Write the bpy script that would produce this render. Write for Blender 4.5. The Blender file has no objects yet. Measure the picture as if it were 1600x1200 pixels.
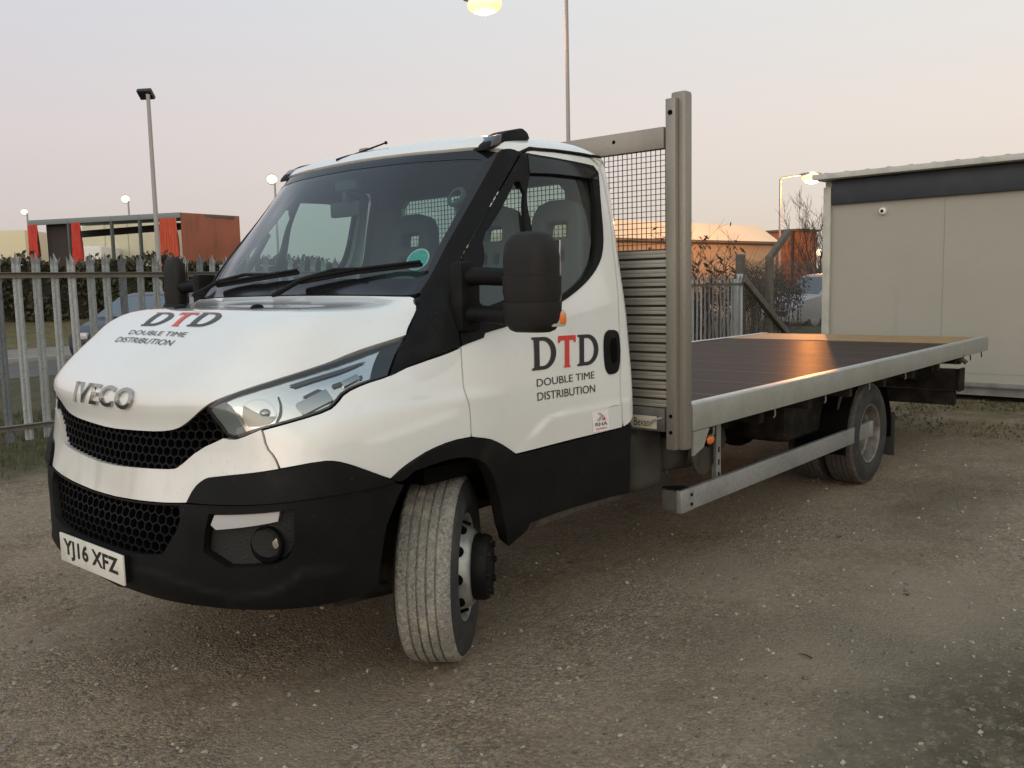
import bpy, bmesh, math, random
import numpy as np
from mathutils import Vector, Matrix
from mathutils.bvhtree import BVHTree
from mathutils.geometry import delaunay_2d_cdt
random.seed(7)
sc = bpy.context.scene
COL = sc.collection
R = math.radians
# ------------------------------------------------------------------ camera
CAM = Vector((-2.4490, -3.3128, 1.5135)); F_PX = 1390.33
YAW, PITCH, ROLL = R(49.2326), R(6.2974), R(-1.2555)
FW = Vector((math.sin(YAW)*math.cos(PITCH), math.cos(YAW)*math.cos(PITCH), -math.sin(PITCH)))
RT0 = Vector((math.cos(YAW), -math.sin(YAW), 0)); UP0 = RT0.cross(FW)
RT = math.cos(ROLL)*RT0 + math.sin(ROLL)*UP0
UP = -math.sin(ROLL)*RT0 + math.cos(ROLL)*UP0
cd = bpy.data.cameras.new('camera'); cam = bpy.data.objects.new('camera', cd); COL.objects.link(cam)
cd.sensor_width = 36; cd.sensor_fit = 'HORIZONTAL'; cd.lens = 36*F_PX/1600; cd.clip_end = 3000; cd.clip_start = .05
m3 = Matrix((RT, UP, -FW)).transposed()
cam.matrix_world = Matrix.Translation(CAM) @ m3.to_4x4()
sc.camera = cam
def ray(u, v): return (FW*F_PX + RT*(u-800) - UP*(v-600)).normalized()
def at(axis, val, u, v):
    d = ray(u, v); return CAM + d*((val-CAM[axis])/d[axis])
def at_depth(dep, u, v):
    d = ray(u, v); return CAM + d*(dep/d.dot(FW))
# ------------------------------------------------------------------ world, sun, exposure
w = bpy.data.worlds.new('World'); sc.world = w; w.use_nodes = True
nt = w.node_tree; nt.nodes.clear()
def wn(t, **k):
    n = nt.nodes.new(t)
    for a, b in k.items(): setattr(n, a, b)
    return n
SUN_DIR = Vector((-.93, -.36, .075)).normalized()          # towards the set sun, behind the photographer
sky = wn('ShaderNodeTexSky', sky_type='NISHITA', sun_disc=False, sun_elevation=R(4), sun_rotation=math.atan2(SUN_DIR.x, SUN_DIR.y))
bg1 = wn('ShaderNodeBackground'); bg1.inputs[1].default_value = .03
nt.links.new(sky.outputs[0], bg1.inputs[0])
tc = wn('ShaderNodeTexCoord'); sep = wn('ShaderNodeSeparateXYZ'); nt.links.new(tc.outputs['Generated'], sep.inputs[0])
rmp = wn('ShaderNodeValToRGB'); nt.links.new(sep.outputs[2], rmp.inputs[0])
el = rmp.color_ramp.elements
SKYC = [(0, (.56, .48, .46)), (.05, (.62, .53, .53)), (.16, (.725, .615, .615)), (.30, (.70, .68, .71)), (.50, (.62, .70, .77)), (1, (.42, .53, .70))]
el[0].position = 0; el[0].color = (*SKYC[0][1], 1); el[1].position = 1; el[1].color = (*SKYC[-1][1], 1)
for p_, c_ in SKYC[1:-1]:
    e = el.new(p_); e.color = (*c_, 1)
dot = wn('ShaderNodeVectorMath', operation='DOT_PRODUCT'); nt.links.new(tc.outputs['Generated'], dot.inputs[0]); dot.inputs[1].default_value = SUN_DIR
mr = wn('ShaderNodeMapRange'); nt.links.new(dot.outputs['Value'], mr.inputs[0])
mr.inputs[1].default_value = -.05; mr.inputs[2].default_value = 1; mr.inputs[3].default_value = 0; mr.inputs[4].default_value = 1
glow = wn('ShaderNodeMix', data_type='RGBA', blend_type='ADD'); glow.inputs[7].default_value = (.88, .79, .66, 1)
nt.links.new(mr.outputs[0], glow.inputs[0]); nt.links.new(rmp.outputs[0], glow.inputs[6])
bg2 = wn('ShaderNodeBackground'); bg2.inputs[1].default_value = 1.0; 
dot2 = wn('ShaderNodeVectorMath', operation='DOT_PRODUCT'); nt.links.new(tc.outputs['Generated'], dot2.inputs[0]); dot2.inputs[1].default_value = (.65, -.75, .1)
mr2 = wn('ShaderNodeMapRange'); nt.links.new(dot2.outputs['Value'], mr2.inputs[0]); mr2.inputs[1].default_value = -.55; mr2.inputs[2].default_value = .55
side = wn('ShaderNodeMix', data_type='RGBA'); side.inputs[6].default_value = (.89, .92, .95, 1); side.inputs[7].default_value = (1.08, 1.09, 1.0, 1); nt.links.new(mr2.outputs[0], side.inputs[0])
mul = wn('ShaderNodeMix', data_type='RGBA', blend_type='MULTIPLY'); mul.inputs[0].default_value = 1; nt.links.new(glow.outputs[2], mul.inputs[6]); nt.links.new(side.outputs[2], mul.inputs[7])
nt.links.new(mul.outputs[2], bg2.inputs[0])
add = wn('ShaderNodeAddShader'); nt.links.new(bg1.outputs[0], add.inputs[0]); nt.links.new(bg2.outputs[0], add.inputs[1])
wo = wn('ShaderNodeOutputWorld'); nt.links.new(add.outputs[0], wo.inputs[0])
sl = bpy.data.lights.new('sun', 'SUN'); sl.energy = .5; sl.angle = R(45); sl.color = (1, .90, .78)
so = bpy.data.objects.new('sun', sl); COL.objects.link(so); so.rotation_euler = SUN_DIR.to_track_quat('Z', 'Y').to_euler(); so.location = (-8, -6, 6)
sc.view_settings.view_transform = 'Standard'; sc.view_settings.look = 'None'; sc.view_settings.gamma = 1; sc.view_settings.exposure = 0
sc.cycles.max_bounces = 10; sc.cycles.transparent_max_bounces = 24; sc.cycles.use_denoising = True
# ------------------------------------------------------------------ materials
MAT = {}
def mat(name, col, rough=.5, metal=0, coat=0, spec=.5, noise=None, bump=None, emit=None, dirt=None):
    """Principled with optional colour noise (scale, amount, second colour) and bump (scale, strength)."""
    if name in MAT: return MAT[name]
    m = bpy.data.materials.new(name); m.use_nodes = True; n = m.node_tree; b = n.nodes['Principled BSDF']
    b.inputs['Base Color'].default_value = (*col, 1); b.inputs['Roughness'].default_value = rough; b.inputs['Metallic'].default_value = metal
    b.inputs['Coat Weight'].default_value = coat; b.inputs['Coat Roughness'].default_value = .04; b.inputs['Specular IOR Level'].default_value = spec
    tcn = n.nodes.new('ShaderNodeTexCoord')
    def noise_tex(scale, detail=6, stretch=None):
        t = n.nodes.new('ShaderNodeTexNoise'); t.inputs['Scale'].default_value = scale; t.inputs['Detail'].default_value = detail
        if stretch:
            mp = n.nodes.new('ShaderNodeMapping'); mp.inputs['Scale'].default_value = stretch
            n.links.new(tcn.outputs['Object'], mp.inputs[0]); n.links.new(mp.outputs[0], t.inputs[0])
        else: n.links.new(tcn.outputs['Object'], t.inputs[0])
        return t
    last = None
    for spec_ in (noise or []):
        sc_, lo, hi, c2 = spec_[:4]
        t = noise_tex(sc_, stretch=spec_[4] if len(spec_) > 4 else None)
        r_ = n.nodes.new('ShaderNodeMapRange'); r_.inputs[1].default_value = lo; r_.inputs[2].default_value = hi
        n.links.new(t.outputs[0], r_.inputs[0])
        mx = n.nodes.new('ShaderNodeMix'); mx.data_type = 'RGBA'; mx.inputs[7].default_value = (*c2, 1)
        n.links.new(r_.outputs[0], mx.inputs[0])
        if last: n.links.new(last, mx.inputs[6])
        else: mx.inputs[6].default_value = (*col, 1)
        last = mx.outputs[2]
    if last: n.links.new(last, b.inputs['Base Color'])
    if bump:
        t = noise_tex(bump[0], 8, bump[2] if len(bump) > 2 else None); bp = n.nodes.new('ShaderNodeBump'); bp.inputs['Strength'].default_value = bump[1]; bp.inputs['Distance'].default_value = .01
        n.links.new(t.outputs[0], bp.inputs['Height']); n.links.new(bp.outputs[0], b.inputs['Normal'])
    if emit:
        b.inputs['Emission Color'].default_value = (*emit[0], 1); b.inputs['Emission Strength'].default_value = emit[1]
    MAT[name] = m; return m
def glass(name, tint, refl=1.0, rough=0.0):
    m = bpy.data.materials.new(name); m.use_nodes = True; n = m.node_tree; n.nodes.clear()
    tr = n.nodes.new('ShaderNodeBsdfTransparent'); tr.inputs[0].default_value = (*tint, 1)
    gl = n.nodes.new('ShaderNodeBsdfGlossy'); gl.inputs['Roughness'].default_value = rough
    lw = n.nodes.new('ShaderNodeLayerWeight'); pw = n.nodes.new('ShaderNodeMath'); pw.operation = 'POWER'; pw.inputs[1].default_value = 4.5; n.links.new(lw.outputs['Facing'], pw.inputs[0])
    fr = n.nodes.new('ShaderNodeMapRange'); fr.inputs[3].default_value = .045; n.links.new(pw.outputs[0], fr.inputs[0])
    mm = n.nodes.new('ShaderNodeMath'); mm.operation = 'MULTIPLY'; mm.inputs[1].default_value = refl; mm.use_clamp = True
    mx = n.nodes.new('ShaderNodeMixShader'); o = n.nodes.new('ShaderNodeOutputMaterial')
    n.links.new(fr.outputs[0], mm.inputs[0]); n.links.new(mm.outputs[0], mx.inputs[0]); n.links.new(tr.outputs[0], mx.inputs[1]); n.links.new(gl.outputs[0], mx.inputs[2]); n.links.new(mx.outputs[0], o.inputs[0])
    MAT[name] = m; return m
# ------------------------------------------------------------------ object helpers
def link(name, me, m=None, parent=None):
    if m is not None and not me.materials: me.materials.append(m)
    o = bpy.data.objects.new(name, me); COL.objects.link(o)
    if parent is not None: o.parent = parent; o.matrix_parent_inverse = Matrix.Identity(4)
    return o
def empty(name, loc=(0, 0, 0), rz=0):
    o = bpy.data.objects.new(name, None); COL.objects.link(o); o.location = loc; o.rotation_euler = (0, 0, rz); o.empty_display_size = .3; return o
def tag(o, label=None, cat=None, group=None, kind=None):
    for k, v in (('label', label), ('category', cat), ('group', group), ('kind', kind)):
        if v: o[k] = v
    return o
class MB:
    """collects shaped primitives in one bmesh"""
    def __init__(s): s.bm = bmesh.new(); s.xf = Matrix.Identity(4)
    def add(s, bm2, mx=None):
        if mx is not None: bmesh.ops.transform(bm2, matrix=mx, verts=bm2.verts)
        me = bpy.data.meshes.new('t'); bm2.to_mesh(me); bm2.free(); me.transform(s.xf); s.bm.from_mesh(me); bpy.data.meshes.remove(me); return s
    def box(s, c, size, rot=None, bev=0, seg=2):
        b = bmesh.new(); bmesh.ops.create_cube(b, size=1); bmesh.ops.scale(b, vec=size, verts=b.verts)
        if bev: bmesh.ops.bevel(b, geom=list(b.edges), offset=bev, segments=seg, profile=.6, affect='EDGES')
        mx = Matrix.Translation(c)
        if rot is not None: mx = mx @ (rot.to_4x4() if isinstance(rot, Matrix) else Matrix.Rotation(rot, 4, 'Z'))
        return s.add(b, mx)
    def beam(s, p0, p1, wdt, hgt, up=(0, 0, 1), bev=0):
        p0, p1 = Vector(p0), Vector(p1); d = p1-p0; L = d.length; x = d.normalized(); u = Vector(up); y = u.cross(x)
        if y.length < 1e-5: y = Vector((0, 1, 0))
        y.normalize(); z = x.cross(y); return s.box((p0+p1)/2, (L, wdt, hgt), Matrix((x, y, z)).transposed(), bev)
    def cyl(s, p0, p1, r0, r1=None, seg=24, bev=0):
        p0, p1 = Vector(p0), Vector(p1); r1 = r0 if r1 is None else r1; d = p1-p0; b = bmesh.new()
        bmesh.ops.create_cone(b, cap_ends=True, segments=seg, radius1=r0, radius2=r1, depth=d.length)
        if bev: bmesh.ops.bevel(b, geom=[e for e in b.edges if len(e.link_faces) == 2 and any(len(f.verts) > 4 for f in e.link_faces)], offset=bev, segments=2, profile=.5, affect='EDGES')
        return s.add(b, Matrix.Translation((p0+p1)/2) @ d.to_track_quat('Z', 'Y').to_matrix().to_4x4())
    def sphere(s, c, size, seg=16, ring=10):
        b = bmesh.new(); bmesh.ops.create_uvsphere(b, u_segments=seg, v_segments=ring, radius=1); return s.add(b, Matrix.Translation(c) @ Matrix.Diagonal((*size, 1)))
    def tube(s, pts, r, seg=8, cap=True):
        pts = [Vector(p) for p in pts]; n = len(pts); rings = []; b = s.bm; prev = None
        for i, p in enumerate(pts):
            t = (pts[min(i+1, n-1)]-pts[max(i-1, 0)]).normalized()
            if prev is None: prev = t.orthogonal().normalized()
            a = (prev - t*prev.dot(t)).normalized(); prev = a; c = t.cross(a); rr = r[i] if isinstance(r, (list, tuple)) else r
            rings.append([b.verts.new(s.xf @ (p + (a*math.cos(k*2*math.pi/seg)+c*math.sin(k*2*math.pi/seg))*rr)) for k in range(seg)])
        for i in range(n-1):
            for k in range(seg): b.faces.new((rings[i][k], rings[i][(k+1) % seg], rings[i+1][(k+1) % seg], rings[i+1][k]))
        if cap: b.faces.new(rings[0][::-1]); b.faces.new(rings[-1])
        return s
    def prism(s, poly, mx, depth, bev=0):
        """poly in local xy, extruded along local z by depth, placed by mx"""
        b = bmesh.new(); vs = [b.verts.new((p[0], p[1], 0)) for p in poly]; f = b.faces.new(vs)
        r_ = bmesh.ops.extrude_face_region(b, geom=[f]); bmesh.ops.translate(b, vec=(0, 0, depth), verts=[v for v in r_['geom'] if isinstance(v, bmesh.types.BMVert)])
        bmesh.ops.recalc_face_normals(b, faces=b.faces)
        if bev: bmesh.ops.bevel(b, geom=list(b.edges), offset=bev, segments=2, profile=.5, affect='EDGES')
        return s.add(b, mx)
    def lathe(s, prof, mx=None, seg=40):
        """prof = [(r, h)] round local z"""
        b = bmesh.new(); rings = []
        for r_, h in prof: rings.append([b.verts.new((r_*math.cos(k*2*math.pi/seg), r_*math.sin(k*2*math.pi/seg), h)) for k in range(seg)])
        for i in range(len(prof)-1):
            for k in range(seg): b.faces.new((rings[i][k], rings[i][(k+1) % seg], rings[i+1][(k+1) % seg], rings[i+1][k]))
        bmesh.ops.remove_doubles(b, verts=b.verts, dist=1e-6); bmesh.ops.recalc_face_normals(b, faces=b.faces)
        return s.add(b, mx)
    def quad(s, pts):
        s.bm.faces.new([s.bm.verts.new(s.xf @ Vector(p)) for p in pts]); return s
    def build(s, name, m, parent=None, sharp=35, smooth=True):
        me = bpy.data.meshes.new(name); s.bm.to_mesh(me); s.bm.free()
        if smooth:
            me.shade_smooth()
            if sharp: me.set_sharp_from_angle(angle=R(sharp))
        return link(name, me, m, parent)
def pydata(name, vs, fs, m, parent=None, smooth=True, sharp=None):
    me = bpy.data.meshes.new(name); me.from_pydata([tuple(v) for v in vs], [], fs); me.update()
    if smooth:
        me.shade_smooth()
        if sharp: me.set_sharp_from_angle(angle=R(sharp))
    return link(name, me, m, parent)
def frame(o, x, y):
    """matrix with origin o, local axes x, y and z = x cross y"""
    x = Vector(x).normalized(); z = x.cross(Vector(y)).normalized(); y = z.cross(x)
    m = Matrix((x, y, z)).transposed().to_4x4(); m.translation = o; return m
def mirror_copy(o, parent=None):
    """the same part on the other side of the truck (y -> -y)"""
    me = o.data.copy()
    if 'custom_normal' in me.attributes: me.attributes.remove(me.attributes['custom_normal'])
    me.transform(Matrix.Diagonal((1, -1, 1, 1))); me.flip_normals(); c = link(o.name.split('.')[0], me, None, parent or o.parent)
    if parent is None and o.parent: pass
    return c
# ------------------------------------------------------------------ cab surface: rows of plan contours, interpolated
C_ROWS = [
 [(-.93,0,.40),(-.915,-.35,.40),(-.865,-.58,.40),(-.765,-.77,.40),(-.62,-.87,.40),(-.42,-.925,.40),(-.15,-.945,.42),(.1,-.955,.45),(.55,-.96,.45),(1.0,-.96,.45),(1.08,-.955,.45),(1.13,-.90,.45)],
 [(-1.0,0,.50),(-.985,-.35,.50),(-.92,-.60,.50),(-.81,-.79,.50),(-.66,-.91,.50),(-.45,-.965,.50),(-.15,-.985,.52),(.1,-.99,.53),(.55,-.995,.53),(1.0,-.995,.53),(1.08,-.985,.53),(1.13,-.91,.53)],
 [(-1.005,0,.65),(-.985,-.35,.65),(-.925,-.60,.65),(-.82,-.80,.65),(-.67,-.925,.65),(-.45,-.98,.65),(-.15,-.995,.66),(.1,-1.0,.67),(.55,-1.005,.67),(1.0,-1.005,.67),(1.08,-.995,.67),(1.13,-.915,.67)],
 [(-0.965,0,0.77),(-0.958,-0.35,0.775),(-0.92,-0.6,0.78),(-0.835,-0.8,0.79),(-0.7,-0.925,0.8),(-0.48,-0.985,0.8),(-0.15,-1,0.8),(0.1,-1.005,0.8),(0.55,-1.01,0.8),(1,-1.01,0.8),(1.08,-1,0.8),(1.13,-0.92,0.8)],
 [(-0.945,0,0.9),(-0.925,-0.35,0.91),(-0.88,-0.6,0.92),(-0.8,-0.8,0.93),(-0.67,-0.925,0.94),(-0.46,-0.985,0.94),(-0.14,-1.005,0.94),(0.1,-1.01,0.94),(0.55,-1.01,0.94),(1,-1.01,0.94),(1.08,-1,0.94),(1.13,-0.92,0.94)],
 [(-0.925,0,1.03),(-0.91,-0.35,1.035),(-0.865,-0.6,1.05),(-0.79,-0.78,1.065),(-0.66,-0.905,1.07),(-0.45,-0.97,1.07),(-0.13,-0.995,1.06),(0.1,-1.005,1.06),(0.55,-1.005,1.06),(1,-1.005,1.06),(1.08,-0.995,1.06),(1.13,-0.92,1.06)],
 [(-0.915,0,1.16),(-0.905,-0.34,1.16),(-0.88,-0.56,1.165),(-0.79,-0.72,1.17),(-0.62,-0.85,1.18),(-0.41,-0.935,1.18),(-0.12,-0.98,1.17),(0.1,-0.995,1.17),(0.55,-0.995,1.17),(1,-0.995,1.17),(1.08,-0.985,1.17),(1.13,-0.91,1.17)],
 [(-0.745,0,1.33),(-0.74,-0.34,1.328),(-0.725,-0.56,1.318),(-0.66,-0.72,1.285),(-0.5,-0.82,1.262),(-0.32,-0.89,1.265),(-0.1,-0.95,1.27),(0.1,-0.975,1.27),(0.55,-0.985,1.27),(1,-0.985,1.27),(1.08,-0.975,1.27),(1.13,-0.9,1.27)],
 [(-0.555,0,1.43),(-0.553,-0.34,1.43),(-0.54,-0.56,1.427),(-0.495,-0.69,1.41),(-0.37,-0.785,1.36),(-0.21,-0.865,1.345),(-0.05,-0.915,1.35),(0.1,-0.95,1.36),(0.55,-0.975,1.37),(1,-0.975,1.37),(1.08,-0.965,1.37),(1.13,-0.89,1.37)],
 [(-.16,0,1.480),(-.155,-.35,1.478),(-.135,-.58,1.474),(-.115,-.70,1.470),(-.09,-.79,1.468),(-.04,-.835,1.462),(.02,-.885,1.46),(.13,-.925,1.46),(.55,-.955,1.47),(1.0,-.96,1.47),(1.08,-.95,1.47),(1.13,-.875,1.47)],
 [(.03,0,1.70),(.04,-.35,1.70),(.06,-.58,1.697),(.085,-.70,1.695),(.105,-.78,1.69),(.17,-.825,1.685),(.26,-.86,1.68),(.38,-.88,1.68),(.65,-.91,1.68),(1.0,-.92,1.68),(1.085,-.91,1.68),(1.135,-.835,1.68)],
 [(.17,0,1.91),(.18,-.35,1.908),(.215,-.56,1.90),(.245,-.685,1.897),(.285,-.765,1.89),(.34,-.80,1.885),(.41,-.83,1.88),(.50,-.84,1.88),(.70,-.87,1.88),(1.0,-.885,1.88),(1.09,-.875,1.88),(1.145,-.80,1.88)],
 [(.31,0,2.105),(.32,-.34,2.10),(.35,-.54,2.095),(.405,-.67,2.097),(.455,-.75,2.088),(.50,-.78,2.075),(.56,-.80,2.066),(.63,-.815,2.06),(.77,-.83,2.06),(1.0,-.845,2.055),(1.10,-.83,2.05),(1.155,-.76,2.04)],
 [(.41,0,2.172),(.42,-.33,2.168),(.45,-.52,2.162),(.485,-.635,2.163),(.525,-.70,2.155),(.58,-.735,2.149),(.64,-.755,2.146),(.70,-.77,2.146),(.82,-.785,2.148),(1.0,-.80,2.145),(1.11,-.775,2.13),(1.155,-.71,2.105)],
 [(.62,0,2.225),(.62,-.3,2.222),(.64,-.44,2.218),(.66,-.51,2.212),(.69,-.55,2.208),(.72,-.575,2.205),(.76,-.595,2.204),(.80,-.61,2.205),(.88,-.62,2.208),(1.0,-.63,2.205),(1.08,-.62,2.195),(1.12,-.57,2.17)],
 [(.85,0,2.24),(.85,-.15,2.24),(.85,-.22,2.237),(.86,-.26,2.235),(.87,-.28,2.234),(.88,-.29,2.233),(.90,-.30,2.232),(.92,-.31,2.232),(.95,-.31,2.232),(1.0,-.32,2.23),(1.06,-.31,2.22),(1.10,-.28,2.20)],
]
CT = np.array(C_ROWS)
CT[14, :, 2] -= .020; CT[15, :, 2] -= .032; CT[13, :, 2] -= .006; CT[:14, 10, 0] += np.interp(np.arange(14), [0, 9, 13], [.03, .035, .05]); CT[:14, 11, 0] += np.interp(np.arange(14), [0, 9, 13], [.035, .045, .055])
#                                       # rows x cols x 3
NR, NC = CT.shape[:2]
_ext = np.concatenate([CT[:, :0:-1]*np.array([1, -1, 1]), CT], 1)   # far side columns first: c from -11 to 11
_ext = np.concatenate([2*_ext[:1]-_ext[1:2], _ext, 2*_ext[-1:]-_ext[-2:-1]], 0)
_ext = np.concatenate([2*_ext[:, :1]-_ext[:, 1:2], _ext, 2*_ext[:, -1:]-_ext[:, -2:-1]], 1)
def _w(t):
    t2, t3 = t*t, t*t*t
    return np.stack([-.5*t+t2-.5*t3, 1-2.5*t2+1.5*t3, .5*t+2*t2-1.5*t3, -.5*t2+.5*t3], -1)
def S(c, r):
    """points of the cab skin at column c (-11 far rear .. 0 nose .. 11 near rear) and row r"""
    c = np.atleast_1d(np.asarray(c, float))+11; r = np.atleast_1d(np.asarray(r, float))
    ci = np.clip(np.floor(c).astype(int), 0, 2*NC-3); ri = np.clip(np.floor(r).astype(int), 0, NR-2)
    wc, wr = _w(c-ci), _w(r-ri); out = 0
    for i in range(4):
        for j in range(4): out = out + (wr[:, i]*wc[:, j])[:, None]*_ext[ri+i, ci+j]
    return out
def SN(c, r):
    e = .02; a = S(np.asarray(c)+e, r)-S(np.asarray(c)-e, r); b = S(c, np.asarray(r)+e)-S(c, np.asarray(r)-e)
    n = np.cross(b, a); n /= np.linalg.norm(n, axis=1)[:, None]+1e-12; return -n
_n = SN([5.0], [5.0])[0]
NSIGN = 1 if _n[1] < 0 else -1
_cs = np.linspace(-11, 11, 177); _rs = np.linspace(-.6, 15, 157)
_g = np.array([[(c, r) for c in _cs] for r in _rs]).reshape(-1, 2); _gp = S(_g[:, 0], _g[:, 1])
_nc = len(_cs); _faces = [(i*_nc+j, i*_nc+j+1, (i+1)*_nc+j+1, (i+1)*_nc+j) for i in range(len(_rs)-1) for j in range(_nc-1)]
_tri = [t for f in _faces for t in ((f[0], f[1], f[2]), (f[0], f[2], f[3]))]
BV = BVHTree.FromPolygons([tuple(p) for p in _gp], _tri)
def bary(idx, p):
    a, b, c = [Vector(_gp[k]) for k in _tri[idx]]; v0, v1, v2 = b-a, c-a, p-a
    d00, d01, d11, d20, d21 = v0.dot(v0), v0.dot(v1), v1.dot(v1), v2.dot(v0), v2.dot(v1); dn = d00*d11-d01*d01
    y = (d11*d20-d01*d21)/dn; z = (d00*d21-d01*d20)/dn; q = [_g[k] for k in _tri[idx]]
    return q[0]*(1-y-z)+q[1]*y+q[2]*z
_k = [i for i, t in enumerate(_tri) if 9.05 < _g[list(t)].mean(0)[1] < 12.1 and abs(_g[list(t)].mean(0)[0]) < 4.6]
BVW = BVHTree.FromPolygons([tuple(p) for p in _gp], [_tri[i] for i in _k])
def wsp(u, v, o):
    """point on the windscreen plane, lifted by o"""
    d = ray(u, v); loc, nrm, i, ds = BVW.ray_cast(CAM, d)
    if loc is None:
        n_ = Vector((-.82, 0, .57)); loc = CAM+d*((Vector((-.125, 0, 1.49))-CAM).dot(n_)/d.dot(n_)); return loc+n_*o
    c, r = bary(_k[i], loc); return Vector([float(x) for x in offs([c], [r], [o])[0]])
MISS = []
def skin(u, v):
    """skin coordinates (c, r) of the near side seen along one sight line"""
    d = ray(u, v); loc, nrm, idx, dist = BV.ray_cast(CAM, d)
    if loc is None:
        MISS.append((u, v))
        t = (Vector((1.12, -.95, 1.2))-CAM).dot(d); loc, nrm, idx, dist = BV.find_nearest(CAM+d*t)
    return tuple(bary(idx, loc))
def skin_pt(P):
    loc, nrm, idx, dist = BV.find_nearest(Vector(P)); return tuple(bary(idx, loc))
def trace(pts): return [p if len(p) == 2 and abs(p[0]) <= 12 and p[1] <= 16 else skin(*p) for p in pts]
def densify(poly, step, closed=True):
    out = []; n = len(poly)
    for i in range(n if closed else n-1):
        a, b = np.array(poly[i]), np.array(poly[(i+1) % n]); k = max(1, int(np.ceil(np.linalg.norm(b-a)/step)))
        out += [tuple(a+(b-a)*t/k) for t in range(k)]
    if not closed: out.append(tuple(poly[-1]))
    return out
def smooth_poly(poly, keep=40, it=1):
    """round a traced outline (corner cutting) where it bends by less than keep degrees"""
    for _ in range(it):
        out = []; n = len(poly)
        for i in range(n):
            a, b, c = np.array(poly[i-1]), np.array(poly[i]), np.array(poly[(i+1) % n]); u, v = b-a, c-b
            ang = math.degrees(math.acos(np.clip(np.dot(u, v)/(np.linalg.norm(u)*np.linalg.norm(v)+1e-12), -1, 1)))
            if ang < keep and ang > 2: out += [tuple(b-u*.25), tuple(b+v*.25)]
            else: out.append(tuple(b))
        poly = out
    return poly
def inside(p, poly):
    x, y = p; r_ = False; n = len(poly)
    for i in range(n):
        (x1, y1), (x2, y2) = poly[i], poly[(i+1) % n]
        if (y1 > y) != (y2 > y) and x < (x2-x1)*(y-y1)/(y2-y1)+x1: r_ = not r_
    return r_
def edge_dist(p, A, B):
    d = B-A; t = np.clip(((p-A)*d).sum(1)/((d*d).sum(1)+1e-12), 0, 1); return np.min(np.linalg.norm(A+d*t[:, None]-p, axis=1))
FEATS = []                                                   # pressed lines of the bodywork: (columns, rows, step, width, reach below, first and last column)
def feat(c, r):
    c = np.abs(np.atleast_1d(np.asarray(c, float))); r = np.atleast_1d(np.asarray(r, float)); d = np.zeros_like(c)
    for cs, rs, A, w_, reach, ca, cb, fade in FEATS:
        t = np.interp(c, cs, rs)-r; f = np.clip((c-ca)/fade, 0, 1)*np.clip((cb-c)/fade, 0, 1); f = f*f*(3-2*f)
        d += A*f/(1+np.exp(-np.clip(t/w_*6, -30, 30)+3))*np.exp(-np.clip(t, 0, None)/reach)
    return d
def S2(c, r):
    return S(c, r)+SN(c, r)*NSIGN*feat(c, r)[:, None] if FEATS else S(c, r)
def N2(c, r):
    if not FEATS: return SN(c, r)*NSIGN
    e = .02; c = np.asarray(c, float); r = np.asarray(r, float); a = S2(c+e, r)-S2(c-e, r); b = S2(c, r+e)-S2(c, r-e)
    n = np.cross(b, a); n /= np.linalg.norm(n, axis=1)[:, None]+1e-12; return -n*NSIGN
def offs(c, r, d):
    return S2(c, r)+SN(c, r)*NSIGN*np.asarray(d).reshape(-1, 1)
def mirror_poly(poly): return [(-c, r) for c, r in poly][::-1]
def full_poly(half):
    """half outline from centre line to centre line -> whole symmetric outline"""
    return half+[(-c, r) for c, r in half[::-1]]
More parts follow.
